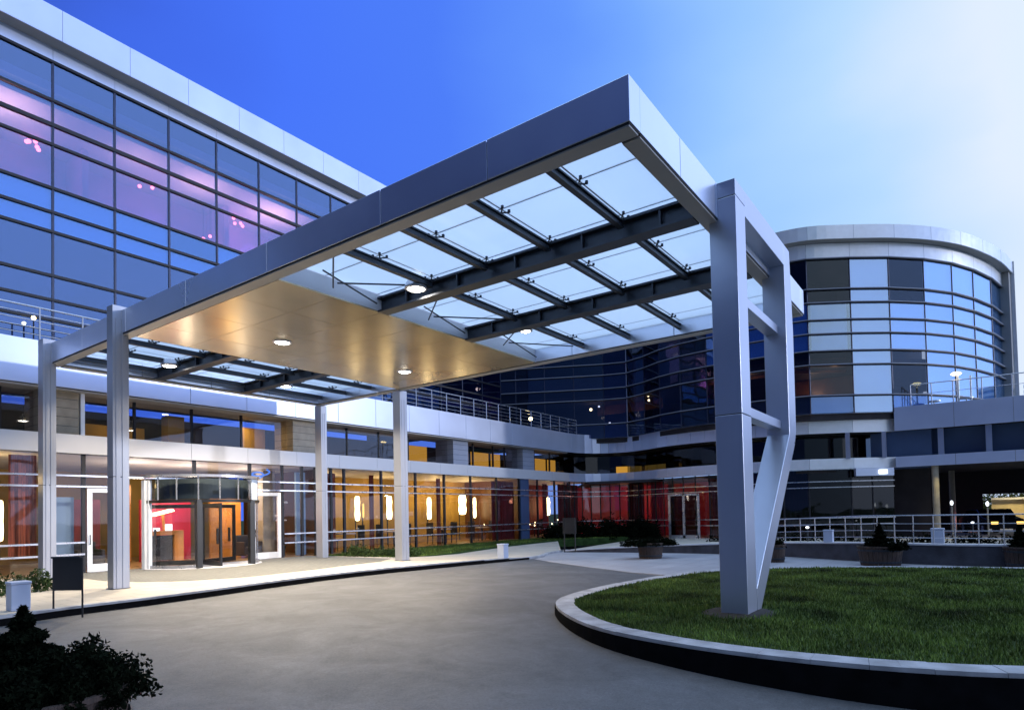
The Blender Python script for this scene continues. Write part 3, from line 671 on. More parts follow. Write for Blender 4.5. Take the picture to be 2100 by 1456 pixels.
MB().box(1.5, 21.4, .13, 2.9, 21.5, 2.4).build('lobby_screen', 'red_dark', hot)
MB().box(9.3, 19.4, .13, 9.75, 19.5, 3.5).build('lobby_screen', 'spandrel', hot)
# curtains in the leftmost shop window
def curtain(xa, xb, y, z0, z1, mt, name='curtain'):
    mb = MB(); k = int((xb-xa)/.05); pts = [(xa+(xb-xa)*i/k, y+.05*math.sin(i*1.1+xa)+.02*math.sin(i*2.7)) for i in range(k+1)]
    for i in range(k):
        (ax, ay), (bx, by) = pts[i], pts[i+1]; n = len(mb.v)
        mb.v += [(ax, ay, z0), (bx, by, z0), (bx, by, z1), (ax, ay, z1)]; mb.f.append((n, n+1, n+2, n+3)); mb.m.append(0)
    return mb.build(name, mt, hot, smooth=True)
curtain(-.30, .38, 19.1, .7, 3.6, 'curtain'); curtain(-3.2, -1.1, 19.1, .7, 3.6, 'curtain')
for xa, xb in ((10.6, 11.1), (21.9, 24.0), (25.1, 25.5), (27.2, 27.6), (28.9, 31.5), (12.95, 13.2), (17.3, 17.6)): curtain(xa, xb, 19.15, .15, 3.5, 'red_dark' if xa > 20 else 'curtain')
for x, y, e, c in ((-.6, 20.0, 50, AMB), (3.6, 20.3, 90, WARM), (5.6, 20.6, 80, WARM), (8.0, 21, 60, WARM), (12.9, 21.9, 60, AMB), (16.4, 21.9, 55, AMB), (20.3, 21.9, 75, AMB), (22.9, 21.8, 70, AMB), (26.4, 20.8, 24, (1, .5, .2)), (30.5, 20, 14, (1, .3, .15))):
    point('room_light', (x, y, 2.9), e, c, .25, parent=hot)
point('room_light', (5.3, 21.2, 2.0), 22, (1, .6, .5), .2, parent=hot); point('room_light', (7.5, 20.9, 1.9), 30, AMB, .2, parent=hot)
# doors
def door(x0, x1, z1, lab, handle_x):
    mb = MB(); y = YF-.02; w = .14
    mb.box(x0, y, .13, x0+w, y+.07, z1).box(x1-w, y, .13, x1, y+.07, z1).box(x0+w, y, z1-.13, x1-w, y+.07, z1).box(x0+w, y, .13, x1-w, y+.07, .36)
    d = mb.build('door', 'white_metal', hot, bevel=.006); d['label'] = lab
    MB().box(x0+w, y+.03, .36, x1-w, y+.045, z1-.13).build('pane', 'glass_clear', d)
    MB().tube((handle_x, y-.06, .95), (handle_x, y-.06, 1.25), .014, 8).tube((handle_x, y-.06, .97), (handle_x, y+.01, .97), .01, 6).tube((handle_x, y-.06, 1.23), (handle_x, y+.01, 1.23), .01, 6).build('handle', 'black_paint', d)
    MB().box(x0+.1, y+.04, .06, x1-.1, y+.25, .131).build('threshold', 'white_metal', d)
door(1.52, 2.56, 2.66, 'white framed glass door left of the revolving door', 1.58); door(6.92, 8.12, 2.62, 'white framed glass door right of the revolving door', 7.0)
# revolving door
RC = (4.72, 18.15); RR = 1.78
mb = MB(); A0, A1 = math.radians(180), math.radians(360)
rv = MB().lathe((*RC, 0), [(RR-.1, 2.98), (RR+.06, 2.98), (RR+.06, 3.06), (RR-.1, 3.06), (RR-.1, 2.98)], 40, A0, A1).build('revolving_door', 'rail_chrome', hot)
rv['label'] = 'glass drum revolving door with dark leaves'
mb = MB()
for k in range(9):
    a, c = math.radians(180+k*20+1), math.radians(180+k*20+19); mb.mi(1 if k == 6 else 0).lathe((*RC, 0), [(RR, 2.26), (RR, 2.96)], 6, a, c)
mb.build('drum_header', ['glass_dark', 'blind_pale'], rv)
mb = MB()
for k in range(9):
    mb.lathe((*RC, 0), [(RR-.3, 2.3), (RR-.3, 2.94)], 4, math.radians(180+k*20), math.radians(200+k*20))
mb.build('header_back', 'header_grey', rv)
mb = MB()
for k in range(10):
    a = math.radians(180+k*20); mb.tube((RC[0]+RR*math.cos(a), RC[1]+RR*math.sin(a), 2.24), (RC[0]+RR*math.cos(a), RC[1]+RR*math.sin(a), 3.0), .022, 6)
mb.build('header_post', 'rail_chrome', rv)
MB().lathe((*RC, 0), [(RR-.06, 2.18), (RR+.05, 2.18), (RR+.05, 2.27), (RR-.06, 2.27), (RR-.06, 2.18)], 40, A0, A1).build('drum_ring', 'black_paint', rv)
for a0, a1 in ((184, 238), (302, 356)):
    a0, a1 = math.radians(a0), math.radians(a1)
    MB().lathe((*RC, 0), [(RR, .16), (RR, 2.18)], 12, a0, a1).build('curved_pane', 'glass_clear', rv)
    MB().lathe((*RC, 0), [(RR-.03, .14), (RR+.03, .14), (RR+.03, .24), (RR-.03, .24), (RR-.03, .14)], 12, a0, a1).build('bottom_rail', 'rail_chrome', rv)
for a, w, mt in ((182, .10, 'white_metal'), (188, .05, 'white_metal'), (240, .085, 'black_paint'), (300, .085, 'black_paint'), (357, .06, 'rail_chrome')):
    a = math.radians(a); x, y = RC[0]+RR*math.cos(a), RC[1]+RR*math.sin(a); MB().box(x-w, y-w, .12, x+w, y+w, 2.9 if w < .08 or a < 3.3 else 2.26).build('post', mt, rv)
for k in range(3):
    a = math.radians(262+k*120); ux, uy = math.cos(a), math.sin(a)
    def P2(r, o): return (RC[0]+ux*r-uy*o, RC[1]+uy*r+ux*o)
    mb = MB()
    def bar(r0, r1, z0, z1): mb.prism([P2(r0, -.03), P2(r1, -.03), P2(r1, .03), P2(r0, .03)], z0, z1)
    bar(.03, .13, .15, 2.16); bar(1.58, 1.70, .15, 2.16); bar(.13, 1.58, 2.04, 2.16); bar(.13, 1.58, .15, .30); bar(1.36, 1.42, .85, 1.35)
    lf = mb.build('leaf', 'black_paint', rv)
    MB().prism([P2(.13, -.006), P2(1.58, -.006), P2(1.58, .006), P2(.13, .006)], .30, 2.04).build('pane', 'glass_clear', lf)
MB().lathe((*RC, 0), [(.01, .145), (RR+.02, .145), (RR+.12, .128)], 40, A0, A1).build('door_mat', 'wall_cap', rv)
# railing on the terrace edge
def railing(name, lab, path, zb, h, step, group=None, rails_=(1.0,), mid=(), post_r=.025, loc=None, cat='railing', zf=None):
    p0 = path[0]; t = thing(name, lab, cat, (p0[0], p0[1], zb), group)
    Q = resample(path, step); zz = (lambda p: zb) if zf is None else zf
    for q in Q: MB().tube((q[0], q[1], zz(q)), (q[0], q[1], zz(q)+h), post_r, 8).build('post', 'rail_chrome', t)
    for fr, r in [(1.0, post_r*1.15)]+[(m_, post_r*.6) for m_ in mid]:
        mb = MB()
        for a, b_ in zip(Q[:-1], Q[1:]): mb.tube((a[0], a[1], zz(a)+h*fr), (b_[0], b_[1], zz(b_)+h*fr), r, 8, cap=False)
        mb.build('handrail' if fr == 1.0 else 'rail', 'rail_chrome', t)
    return t
railing('terrace_railing', 'long metal railing along the hotel terrace edge above the pale fascia', [(-11.7, 18.85), (31.1, 18.85)], 6.88, 1.0, 1.1, mid=(.2, .4, .6, .8))
t = thing('terrace_lamp', 'small globe lamp on the terrace behind the railing, left of the concave corner', 'lamp', (25.8, 19.0, 6.6)); MB().tube((25.8, 19.0, 6.62), (25.8, 19.0, 7.35), .03).build('post', 'dark_steel', t); MB().ball((25.8, 19.0, 7.45), .12).build('globe', 'lamp_warm', t, smooth=True)
t = thing('terrace_lamp', 'tiny white lamp behind the far left terrace railing', 'lamp', (.45, 19.6, 6.6)); MB().tube((.45, 19.6, 6.62), (.45, 19.6, 7.7), .02).build('post', 'dark_steel', t); MB().ball((.45, 19.6, 7.76), .06).build('globe', 'lamp_warm', t, smooth=True)
# restaurant wall lamps (tall glowing strips)
strips = [(14.66, 22, 1.43, 2.67, .13, 'lamp_warm', 'broad glowing strip lamp at the left end of the restaurant windows'), (15.04, 22, 1.57, 2.31, .05, 'lamp_amber', 'narrow amber strip lamp close beside the broad left one'),
          (16.8, 22, 1.46, 2.70, .15, 'lamp_warm', 'broad glowing strip lamp just left of the free canopy column'), (19.82, 22, 1.40, 2.65, .13, 'lamp_warm', 'glowing strip lamp right of the free canopy column'),
          (22.7, 22, 1.64, 2.82, .24, 'lamp_warm', 'widest glowing lamp in the middle of the restaurant windows'), (23.85, 22, 1.42, 2.68, .1, 'lamp_warm', 'slim white strip lamp between two dark figures of furniture'),
          (32.05, 22, 1.45, 2.75, .22, 'lamp_warm', 'strip lamp alone in the red room near the corner'), (.02, 21, 1.1, 2.36, .09, 'lamp_warm', 'strip lamp at the far left edge behind the curtain')]
for x, y, z0, z1, w, mt, lab in strips:
    t = thing('strip_lamp', lab, 'wall lamp', (x, y, z0), 'glowing strip lamps in the restaurant')
    mb = MB().lathe((x, y, 0), [(.01, z0), (w*.8, z0+.04), (w, z0+.3), (w*.85, (z0+z1)/2), (w, z1-.3), (w*.8, z1-.03), (.01, z1)], 12); mb.build('shade', mt, t, smooth=True)
    MB().box(x-.03, y+w, z0+.1, x+.03, y+w+.04, z1-.1).tube((x, y+w+.02, .13), (x, y+w+.02, z0+.15), .03).build('bracket', 'dark_steel', t)
t = thing('glow_curtain', 'bright yellow glowing panel right of the slim strip lamp', 'lamp panel', (25.15, 21.6, .13)); MB().box(24.5, 21.6, 1.25, 25.6, 21.7, 3.2).build('panel', 'lamp_amber', t); MB().box(24.45, 21.7, .13, 25.65, 21.76, 3.25).build('frame', 'wood_dark', t)
# reception desk with lamp
t = thing('reception_desk', 'small wooden desk in front of the red wall inside the revolving door', 'desk', (4.7, 21, .13))
MB().box(4.25, 20.8, 1.12, 5.45, 21.3, 1.27).box(5.12, 20.8, .13, 5.45, 21.3, 1.12).build('desk_top', 'wood_amber', t); MB().box(4.28, 20.9, .2, 5.1, 21.25, 1.1).build('desk_front', 'black_paint', t)
t = thing('desk_lamp', 'table lamp with slanting pale shade on the wooden desk', 'lamp', (4.85, 21, 1.27)); MB().tube((4.85, 21, 1.27), (4.80, 21, 1.85), .05, 8).build('stem', 'wood_amber', t); MB().xz([(4.45, 1.80), (5.15, 1.98), (5.10, 2.06), (4.5, 1.92)], 20.85, 21.15).build('shade', 'lamp_warm', t)
t = thing('paper_stack', 'white papers standing on the wooden desk', 'papers', (4.95, 20.95, 1.27)); MB().box(4.86, 20.93, 1.27, 5.10, 20.97, 1.50).box(4.45, 20.93, 1.27, 4.66, 20.99, 1.38).build('sheet', 'lamp_cool', t)  # papers are no lamp; their brightness is put in as emission
t = thing('orchid_plant', 'white orchid inside the glass right of the white door', 'plant', (8.75, 19.6, .13))
MB().tube((8.75, 19.6, .5), (8.7, 19.6, 2.1), .012).build('stem', 'leaf_green', t); MB().lathe((8.75, 19.6, .13), [(.12, 0), (.17, .4), (.001, .4)], 12).build('pot', 'black_paint', t)
mb = MB()
for q in range(14): mb.ball((8.65+rng.uniform(-.15, .3), 19.6+rng.uniform(-.1, .1), rng.choice([2.25, 2.12, 1.75, 1.55])+rng.uniform(-.04, .04)), rng.uniform(.05, .09), 6, .5)
mb.build('blossom', 'interior_white', t)
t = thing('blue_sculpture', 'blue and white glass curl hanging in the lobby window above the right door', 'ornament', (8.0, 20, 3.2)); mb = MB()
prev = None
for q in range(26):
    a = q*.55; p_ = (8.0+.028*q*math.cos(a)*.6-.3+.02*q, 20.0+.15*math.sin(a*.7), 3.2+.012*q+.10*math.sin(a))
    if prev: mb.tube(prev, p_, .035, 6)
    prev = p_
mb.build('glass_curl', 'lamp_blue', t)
def armchair(x, y, lab):
    t = thing('armchair', lab, 'armchair', (x, y, .13), 'dark armchairs in the lobby')
    MB().box(x-.36, y-.36, .25, x+.36, y+.30, .55).build('seat', 'interior_dark', t, bevel=.04); MB().box(x-.36, y+.26, .25, x+.36, y+.40, 1.0).build('backrest', 'interior_dark', t, bevel=.04)
    for s_ in (-.40, .30): MB().box(x+s_, y-.36, .2, x+s_+.10, y+.3, .75).build('armrest', 'interior_dark', t, bevel=.03)
armchair(7.8, 20.4, 'dark armchair seen through the right white framed door'); armchair(2.1, 20.3, 'dark armchair seen through the left white framed door'); armchair(-2.2, 20.2, 'dark armchair behind the glass at the far left edge')
# dining chairs and tables seen as dark shapes in the restaurant
def dining(x, y, lab):
    t = thing('dining_table', lab, 'table', (x, y, .13), 'dining tables behind the restaurant glass')
    MB().lathe((x, y, 0), [(.001, .86), (.5, .86), (.5, .9), (.001, .9)], 16).build('table_top', 'interior_white', t); MB().tube((x, y, .13), (x, y, .86), .05).build('leg', 'dark_steel', t)
    for s in (-1, 1):
        c = thing('dining_chair', 'dark dining chair on the %s side of %s' % ('left' if s < 0 else 'right', lab), 'chair', (x+s*.75, y, .13), 'dining chairs behind the restaurant glass')
        cx = x+s*.75
        MB().box(cx-.22, y-.22, .56, cx+.22, y+.22, .64).build('seat', 'interior_dark', c); MB().box(cx+s*.2-.03, y-.22, .64, cx+s*.2+.03, y+.22, 1.25).build('backrest', 'interior_dark', c)
        for sx_ in (-.19, .19):
            for sy_ in (-.19, .19): MB().tube((cx+sx_, y+sy_, .13), (cx+sx_, y+sy_, .56), .018, 6).build('leg', 'dark_steel', c)
dining(12.4, 20.2, 'the round table nearest the entrance'); dining(15.6, 20.4, 'the round table behind the free canopy column'); dining(18.9, 20.2, 'the third round table'); dining(22.3, 20.2, 'the round table before the widest glowing lamp'); dining(28, 20.4, 'the round table in the red room')

for i_, (x, y, z) in enumerate(((12.3, 20.1, .95), (15.7, 20.3, .95), (18.8, 20.3, .95), (22.4, 20.1, .95), (26.6, 19.8, .9), (27.3, 19.9, .8), (28.1, 20.4, .95), (29.2, 19.8, .85), (30.1, 19.9, 1.1))):
    t = thing('table_candle', ['small candle light on the dining table nearest the entrance', 'small candle light on the table behind the free column', 'small candle light on the third dining table', 'small candle light before the widest glowing lamp', 'leftmost tiny light low in the red room window', 'second tiny light low in the red room window', 'tiny light on the round table in the red room', 'tiny light low at the right part of the red room window', 'rightmost tiny light low in the red room window'][i_], 'candle', (x, y, z), 'small table lights in the restaurant')
    MB().lathe((x, y, z), [(.001, 0), (.04, 0), (.05, .1), (.045, .1), (.001, .02)], 10).build('glass', 'glass_clear', t); MB().ball((x, y, z+.06), .035, 8, 1.4).build('flame', 'lamp_warm', t)

# ------------------------------------------------------------------ curved wing
cur = thing('curved_building', 'curved glass building with a rounded pale roof band, right of the canopy leg', 'building', (32, 8, 0))
lowp = cornp + wingp[1:]
mb = MB(); panels(mb.mi(0), cornp, 0, .06, 5.62, 6.88, 1.3); panels(mb.mi(2), wingp, 0, .06, 5.62, 6.95, 2.3, do_resample=False); strip(mb.mi(1), lowp, -.4, -.002, 5.60, 6.85); mb.build('fascia', ['panel', 'dark_gap', 'white_metal'], cur, bevel=.004)
mb = MB(); panels(mb.mi(0), cornp, .0, .08, 3.68, 4.24, 1.3, gap=.008); panels(mb.mi(2), wingp, 0, .08, 3.68, 4.24, 2.3, do_resample=False); strip(mb.mi(1), lowp, -.4, -.002, 3.69, 4.22); mb.build('belt_course', ['panel', 'dark_gap', 'white_metal'], cur, bevel=.004)
# recess between belt and fascia
strip(MB(), lowp, -1.3, -1.25, 4.2, 5.6).build('strip_glazing', 'glass_dark', cur)
strip(MB(), lowp, -3.0, -2.9, 4.2, 5.6).build('room_wall', 'interior_dark', cur)
strip(strip(MB(), lowp, -3.0, -.4, 5.56, 5.62), lowp, -3.0, -.4, 4.14, 4.18).build('soffit', 'black_paint', cur)
for p in [(31.75, 2.5), (32.75, .9)]: MB().box(p[0], p[1]-.1, 4.2, p[0]+.2, p[1]+.1, 5.6).build('post', 'column_steel', cur)
for (xa, ya, xb, yb) in ((33.6, 17.2, 34.3, 15.6), (34.2, 15.3, 33.7, 13.6)): MB().prism([(xa, ya), (xb, yb), (xb+.05, yb+.02), (xa+.05, ya+.02)], 4.3, 4.75).build('glow_blind', 'blind_glow', cur)
# ground floor glazing of the wing
gl_p = offset_path(lowp, -.35); gq = resample(gl_p, 1.5)
seg = []
for a, b_ in zip(gq[:-1], gq[1:]):
    ym = (a[1]+b_[1])/2
    if 10.3 < ym < 12.3 and a[0] > 30: seg.append((a, b_)); z0 = 2.55
    else: z0 = .0
    mb = MB(); strip(mb, [a, b_], -.01, .01, z0, 3.68); mb.build('shop_window', 'glass_dark' if ym < 8 else 'glass_ground', cur)
    MB().tube((a[0], a[1], -.15), (a[0], a[1], 3.68), .045, 6).build('mullion', 'mullion_black', cur)
for z in rails: 
    mb = MB(); strip(mb, gl_p, .06, .12, z-.026, z+.026, 0 if z > 2 else 0, None)
    mb.build('glazing_rail', 'rail_chrome', cur)
back = [(24.4, 22.4), (36, 22.4), (36.4, 14), (35.2, 9), (35.2, -1)]
mb = MB()
strip(mb, [(36, 22.4), (36.4, 14), (35.2, 9)], 0, .1, -.1, 3.68); mb.build('room_wall', 'red_wall', cur)
MB().box(35.2, -1, -.1, 35.3, 9, 3.68).build('room_wall', 'interior_dark', cur)
MB().prism([(30.9, 18), (36.4, 22), (36.4, 14), (35.2, 9), (35.2, .6), (33.6, .6), (31.3, 4.4), (31.0, 9), (32.0, 13)], 3.5, 3.66).build('room_ceiling', 'interior_dark', cur)
for i_, y in enumerate((9.6, 13.2, 17.4)): curtain_o = None
def wcurt(P0, P1, mt):
    mb = MB(); n = 30
    for i in range(n):
        a = Vector(P0).lerp(Vector(P1), i/n); b_ = Vector(P0).lerp(Vector(P1), (i+1)/n); k = len(mb.v)
        a.x += .06*math.sin(i*1.3); b_.x += .06*math.sin((i+1)*1.3)
        mb.v += [(a.x, a.y, 0), (b_.x, b_.y, 0), (b_.x, b_.y, 3.5), (a.x, a.y, 3.5)]; mb.f.append((k, k+1, k+2, k+3)); mb.m.append(0)
    mb.build('curtain', mt, cur, smooth=True)
wcurt((31.6, 10.0), (31.5, 8.0), 'red_dark'); wcurt((32.3, 12.9), (32.0, 12.4), 'red_dark'); wcurt((33.4, 16.3), (33.2, 15.0), 'red_dark'); wcurt((33.0, 14.4), (32.5, 13.4), 'red_wall'); wcurt((31.9, 6.5), (32.2, 4.6), 'red_dark')
for x, y, e in ((34, 16.6, 60), (33.5, 11.3, 16), (33.6, 8.0, 10)): point('room_light', (x, y, 2.6), e, (1, .35, .2), .25, parent=cur)
# double door of the wing
d0, d1 = 10.38, 12.18
mb = MB(); X = 30.62
for y in (d0, (d0+d1)/2, d1): mb.box(X, y-.07, -.1, X+.09, y+.07, 2.62)
mb.box(X, d0, 2.5, X+.09, d1, 2.62); mb.box(X, d0, -.1, X+.09, d1, .12)
dd = mb.build('door', 'rail_chrome', cur); dd['label'] = 'pale framed double glass door under the belt'
MB().box(X+.03, d0+.07, .12, X+.05, d1-.07, 2.5).build('pane', 'glass_dark', dd)
# upper glazing of the wing
nodes = [(26.6, 27.5), (28.4, 24.4), (29.3, 22.6), (30.2, 20.8), (31.1, 19.0), (32.0, 17.2), (32.45, 15.7), (31.9, 14.2), (31.0, 12.75), (30.45, 11.2), (30.2, 9.5), (30.08, 7.7), (30.1, 5.8), (30.4, 4.0), (31.62, 2.1), (32.92, .42), (34.45, -1.08), (36.2, -2.3), (38.2, -3.25), (40.6, -4.1), (43.4, -4.75)]
WZ = [14.93, 13.27, 12.54, 11.62, 10.87, 9.95, 9.20, 7.55, 6.62]
def wtype(i, k):
    """what hangs behind the pane: None = open room, else blind material"""
    if i >= 16: return 'blind_pale' if (i+k) % 3 else 'blind_blue'
    if i == 14: return 'blind_blue' if k in (0, 1, 6) else 'blind_pale'
    if i in (13, 15): return {2: 'blind_blue', 3: 'blind_blue', 4: 'blind_blue', 7: 'spandrel'}.get(k)
    if i in (10, 11, 12): return {2: 'spandrel', 3: 'spandrel', 4: 'spandrel', 7: 'spandrel_dark'}.get(k)
    return {4: 'spandrel_dark', 7: 'spandrel_dark'}.get(k)
nrm = offset_path(nodes, 1.0)
for i in range(len(nodes)-1):
    a, b_ = Vector(nodes[i]), Vector(nodes[i+1]); tt = (b_-a).normalized(); nn = Vector((tt.y, -tt.x))
    for k0, k1 in ((0, 2), (2, 5), (5, 8)):
        mb = MB()
        for k in range(k0, k1):
            z1, z0 = WZ[k]-.03, WZ[k+1]+.03; a2, b2 = a+tt*.03, b_-tt*.03
            w = wtype(i, k)
            mb.mi((0 if i < 10 else 7) if w in (None, 'spandrel_dark') else 6 if w == 'spandrel' else 5).prism([tuple(a2), tuple(b2), tuple(b2-nn*.012), tuple(a2-nn*.012)], z0, z1)
            if w:
                mb.mi(['blind_blue', 'blind_pale', 'spandrel', 'spandrel_dark'].index(w)+1)
                ins = .16 if (w.startswith('blind') and i < 14) else .0
                a3, b3 = a+tt*(.02+ins)-nn*.08, b_-tt*(.02+ins)-nn*.08
                mb.prism([tuple(a3), tuple(b3), tuple(b3-nn*.01), tuple(a3-nn*.01)], z0-.03, z1+.03)
        mb.build('window', ['glass_wing', 'blind_blue', 'blind_pale', 'spandrel', 'spandrel_dark', 'glass_blind', 'glass_spandrel', 'glass_wing_dark'], cur)
    MB().tube((a.x, a.y, 6.62), (a.x, a.y, 14.93), .035, 6).build('mullion', 'mullion_dark' if i != 6 else 'column_steel', cur)
cp = nodes
for k, z in enumerate(WZ[:-1]):
    mb = MB(); strip(mb.mi(0), cp, .0, .09, z-.045, z+.0); strip(mb.mi(1), cp, .02, .13, z+.004, z+.045)
    mb.build('transom', ['mullion_black', 'stone_grey'], cur)
def catmull(P, n=5):
    P = [Vector(p) for p in P]; out = []
    for i in range(len(P)-1):
        a = P[i-1] if i else P[0]*2-P[1]; b_, c = P[i], P[i+1]; d = P[i+2] if i+2 < len(P) else P[-1]*2-P[-2]
        for k in range(n):
            u = k/n; out.append(.5*((2*b_)+(c-a)*u+(2*a-5*b_+4*c-d)*u*u+(3*b_-a-3*c+d)*u**3))
    out.append(P[-1]); return [(q.x, q.y) for q in out]
cat_ = catmull(nodes)
def seams(mb, o, z0, z1):
    A = offset_path(cat_, o)
    for i in range(0, len(cat_), 5):
        if i+1 < len(A): d = (Vector(A[i+1])-Vector(A[i])).normalized()*.007; q = Vector((d.y, -d.x)).normalized()*.003; a = Vector(A[i]); mb.prism([tuple(a-d-q), tuple(a+d-q), tuple(a+d+q), tuple(a-d+q)], z0, z1)
mb = MB(); strip(mb, cat_, .0, .08, 14.98, 15.72); seams(mb.mi(1), .08, 14.98, 15.72); mb.build('roof_frieze', ['white_metal', 'stone_grey'], cur)
mb = MB(); strip(mb.mi(0), cat_, .50, .56, 15.78, 16.50); strip(mb.mi(1), cat_, .09, .498, 15.79, 16.40); strip(mb.mi(1), nodes, -3.0, -.12, 15.79, 16.40); seams(mb.mi(2), .56, 15.78, 16.5); mb.build('parapet', ['white_metal', 'canopy_soffit', 'stone_grey'], cur)
# vertical end frame where the roof band turns down
e0 = Vector(nodes[-1]); 
MB().prism([(43.2, -5.35), (43.9, -5.25), (43.9, -4.2), (43.3, -4.3)], 6.6, 16.5).build('end_frame', 'white_metal', cur)
MB().prism([(42.75, -5.05), (43.19, -5.15), (43.25, -4.4), (42.9, -4.5)], 6.6, 15.78).build('end_frame_return', 'canopy_soffit', cur)
# interior of the wing: floors, core wall
ip = offset_path(nodes, -.5); 
for z in (6.3, 9.25, 12.2, 15.2): 
    mb = MB(); strip(mb, nodes, -4.5, -.2, z, z+.3); mb.build('floor_slab', 'interior_dark', cur)
mb = MB(); strip(mb, nodes, -4.6, -4.5, 6.5, 15.5); mb.build('core_wall', 'black_back', cur)
MB().prism([(31.6, 11.4), (31.3, 8.0), (31.4, 5.0), (33.0, 2.6), (33.1, 2.7), (31.5, 5.1), (31.4, 8.0), (31.7, 11.4)], 9.1, 9.93).box(34.6, 2, 7.2, 34.7, 6, 9.2).box(34.4, 14, 8.6, 34.5, 19, 9.3).build('room_wall', 'wood_dark', cur)

for x, y, z, e in ((30.8, 5.4, 9.0, 9), (30.75, 9.0, 9.0, 9), (31.9, 3.0, 9.0, 9), (30.7, 7.2, 9.0, 7), (33.8, 4.5, 8.4, 24), (33.6, 15.5, 8.2, 14), (33.4, 18, 8.2, 14), (31.8, 12, 11.4, 8)): point('room_light', (x, y, z), e, (1, .62, .35), .15, parent=cur)
t_l = [(32.0, 10.35, 9.40, .16, 'lamp_warm', 'large glowing globe in the curved building, just left of the canopy leg'), (33.0, 14.40, 9.28, .07, 'lamp_warm', 'upper bulb of the pair in the curved building corner'), (33.0, 14.37, 8.98, .075, 'lamp_warm', 'lower bulb of the pair in the curved building corner'),
       (33.0, 18.75, 8.86, .1, 'lamp_warm', 'yellow bulb behind the dark glass in the concave corner'), (33.0, 18.1, 9.0, .07, 'lamp_cool', 'whitish bulb beside the yellow one in the concave corner'), (33.4, 17.5, 7.8, .08, 'lamp_cool', 'dim low bulb under the others in the concave corner')]
for x, y, z, r, mt, lab in t_l:
    t = thing('globe_lamp', lab, 'lamp', (x, y, z), 'bulbs inside the curved building'); MB().ball((x, y, z), r).build('bulb', mt, t, smooth=True); MB().tube((x, y, z+r), (x, y, z+1.0), .012, 5).build('cord', 'dark_steel', t)
t = thing('wall_sign', 'steel box with a bright white plate under the belt of the curved building', 'sign', (32.2, 1.2, 3.3)); MB().prism([(31.85, 2.15), (32.95, .5), (33.15, .62), (32.05, 2.27)], 3.25, 3.66).build('housing', 'panel', t); MB().prism([(32.45, 1.12), (32.68, .77), (32.72, .8), (32.49, 1.15)], 3.34, 3.56).build('plate', 'lamp_cool', t)

# ------------------------------------------------------------------ raised terrace on the right
ter = thing('terrace_deck', 'raised terrace deck on piers running off to the right beside the curved building', 'terrace', (34, -6, 0))
tp = [(33.0, .42), (33.15, -2.2), (33.2, -4.6), (33.3, -7), (33.5, -11), (34, -16)]
mb = MB(); panels(mb.mi(0), tp, 0, .06, 5.60, 6.86, 2.1, do_resample=False); strip(mb.mi(1), tp, -.3, -.002, 5.61, 6.84); mb.build('fascia', ['panel', 'dark_gap'], ter, bevel=.004)
mb = MB(); panels(mb.mi(0), tp, .0, .06, 3.66, 4.22, 2.1, do_resample=False); strip(mb.mi(1), tp, -.3, -.002, 3.67, 4.2); mb.build('belt_course', ['panel', 'dark_gap'], ter, bevel=.004)
mb = MB(); strip(mb, tp, -.9, -.8, 4.2, 5.62); mb.build('recessed_wall', 'spandrel_dark', ter)
for p in ((33.35, -1.6), (33.45, -3.6), (33.6, -6.2)): MB().box(p[0], p[1]-.13, 4.2, p[0]+.3, p[1]+.13, 5.6).build('post', 'column_steel', ter)
mb = MB(); strip(mb, tp, -16, -.3, 6.5, 6.6); mb.build('deck', 'paving_dark', ter)
mb = MB(); strip(mb, tp, -16, -.3, 3.75, 3.85); mb.build('underside', 'black_back', ter)
for x, y in ((33.3, -1.3), (42, -1.8), (42, -6.5), (33.8, -8.5)): MB().tube((x, y, -.6), (x, y, 3.75), .16, 12).build('pier', 'stone_clad', ter)
MB().box(33.35, -1.2, 3.6, 33.9, 1.6, 5.65).build('recessed_wall', 'spandrel_dark', ter)
area('under_light', (32.6, -1.9, 3.3), .2, 26, (1, .85, .35), rot=(0, math.radians(20), 0), parent=ter)
rail2 = railing('deck_railing', 'curved metal railing on the raised terrace deck at the right', [(33.3, -.35), (33.45, -2.2), (33.5, -4.6), (33.6, -7), (33.8, -11)], 6.86, 1.15, 1.0, mid=(.55,))
t = thing('patio_heater', 'tall terrace lamp with a glowing flat head on two pale poles', 'terrace lamp', (33.9, -2.5, 6.6))
MB().tube((33.9, -2.42, 6.6), (33.9, -2.42, 8.3), .05).tube((33.9, -2.95, 6.6), (33.9, -2.95, 8.25), .04).build('pole', 'white_metal', t); MB().lathe((33.9, -2.35, 8.42), [(.001, .10), (.14, .07), (.24, -.0), (.18, -.05), (.001, -.05)], 16).build('head', 'lamp_warm', t)
for y, l in ((-1.35, 'white garden table nearest the curved building on the raised deck'), (-2.75, 'white garden table beside the glowing terrace lamp')):
    t = thing('garden_table', l, 'table', (34.0, y, 6.6), 'white tables on the raised deck'); MB().lathe((34.0, y, 0), [(.001, 7.08), (.3, 7.08), (.3, 7.14), (.001, 7.14)], 14).build('table_top', 'white_metal', t); MB().tube((34.0, y, 6.6), (34.0, y, 7.08), .03).build('leg', 'white_metal', t)
t = thing('louvred_hut', 'pale striped louvred block beyond the deck at the right edge', 'roof plant', (46, -7, 6.6)); mb = MB()
for k in range(7): mb.box(45, -9.5, 7.0+k*.36, 47, -5.75, 7.18+k*.36)
mb.build('louvre', 'white_metal', t); MB().box(45.1, -9.4, 6.6, 46.9, -5.85, 9.4).build('core', 'spandrel', t)

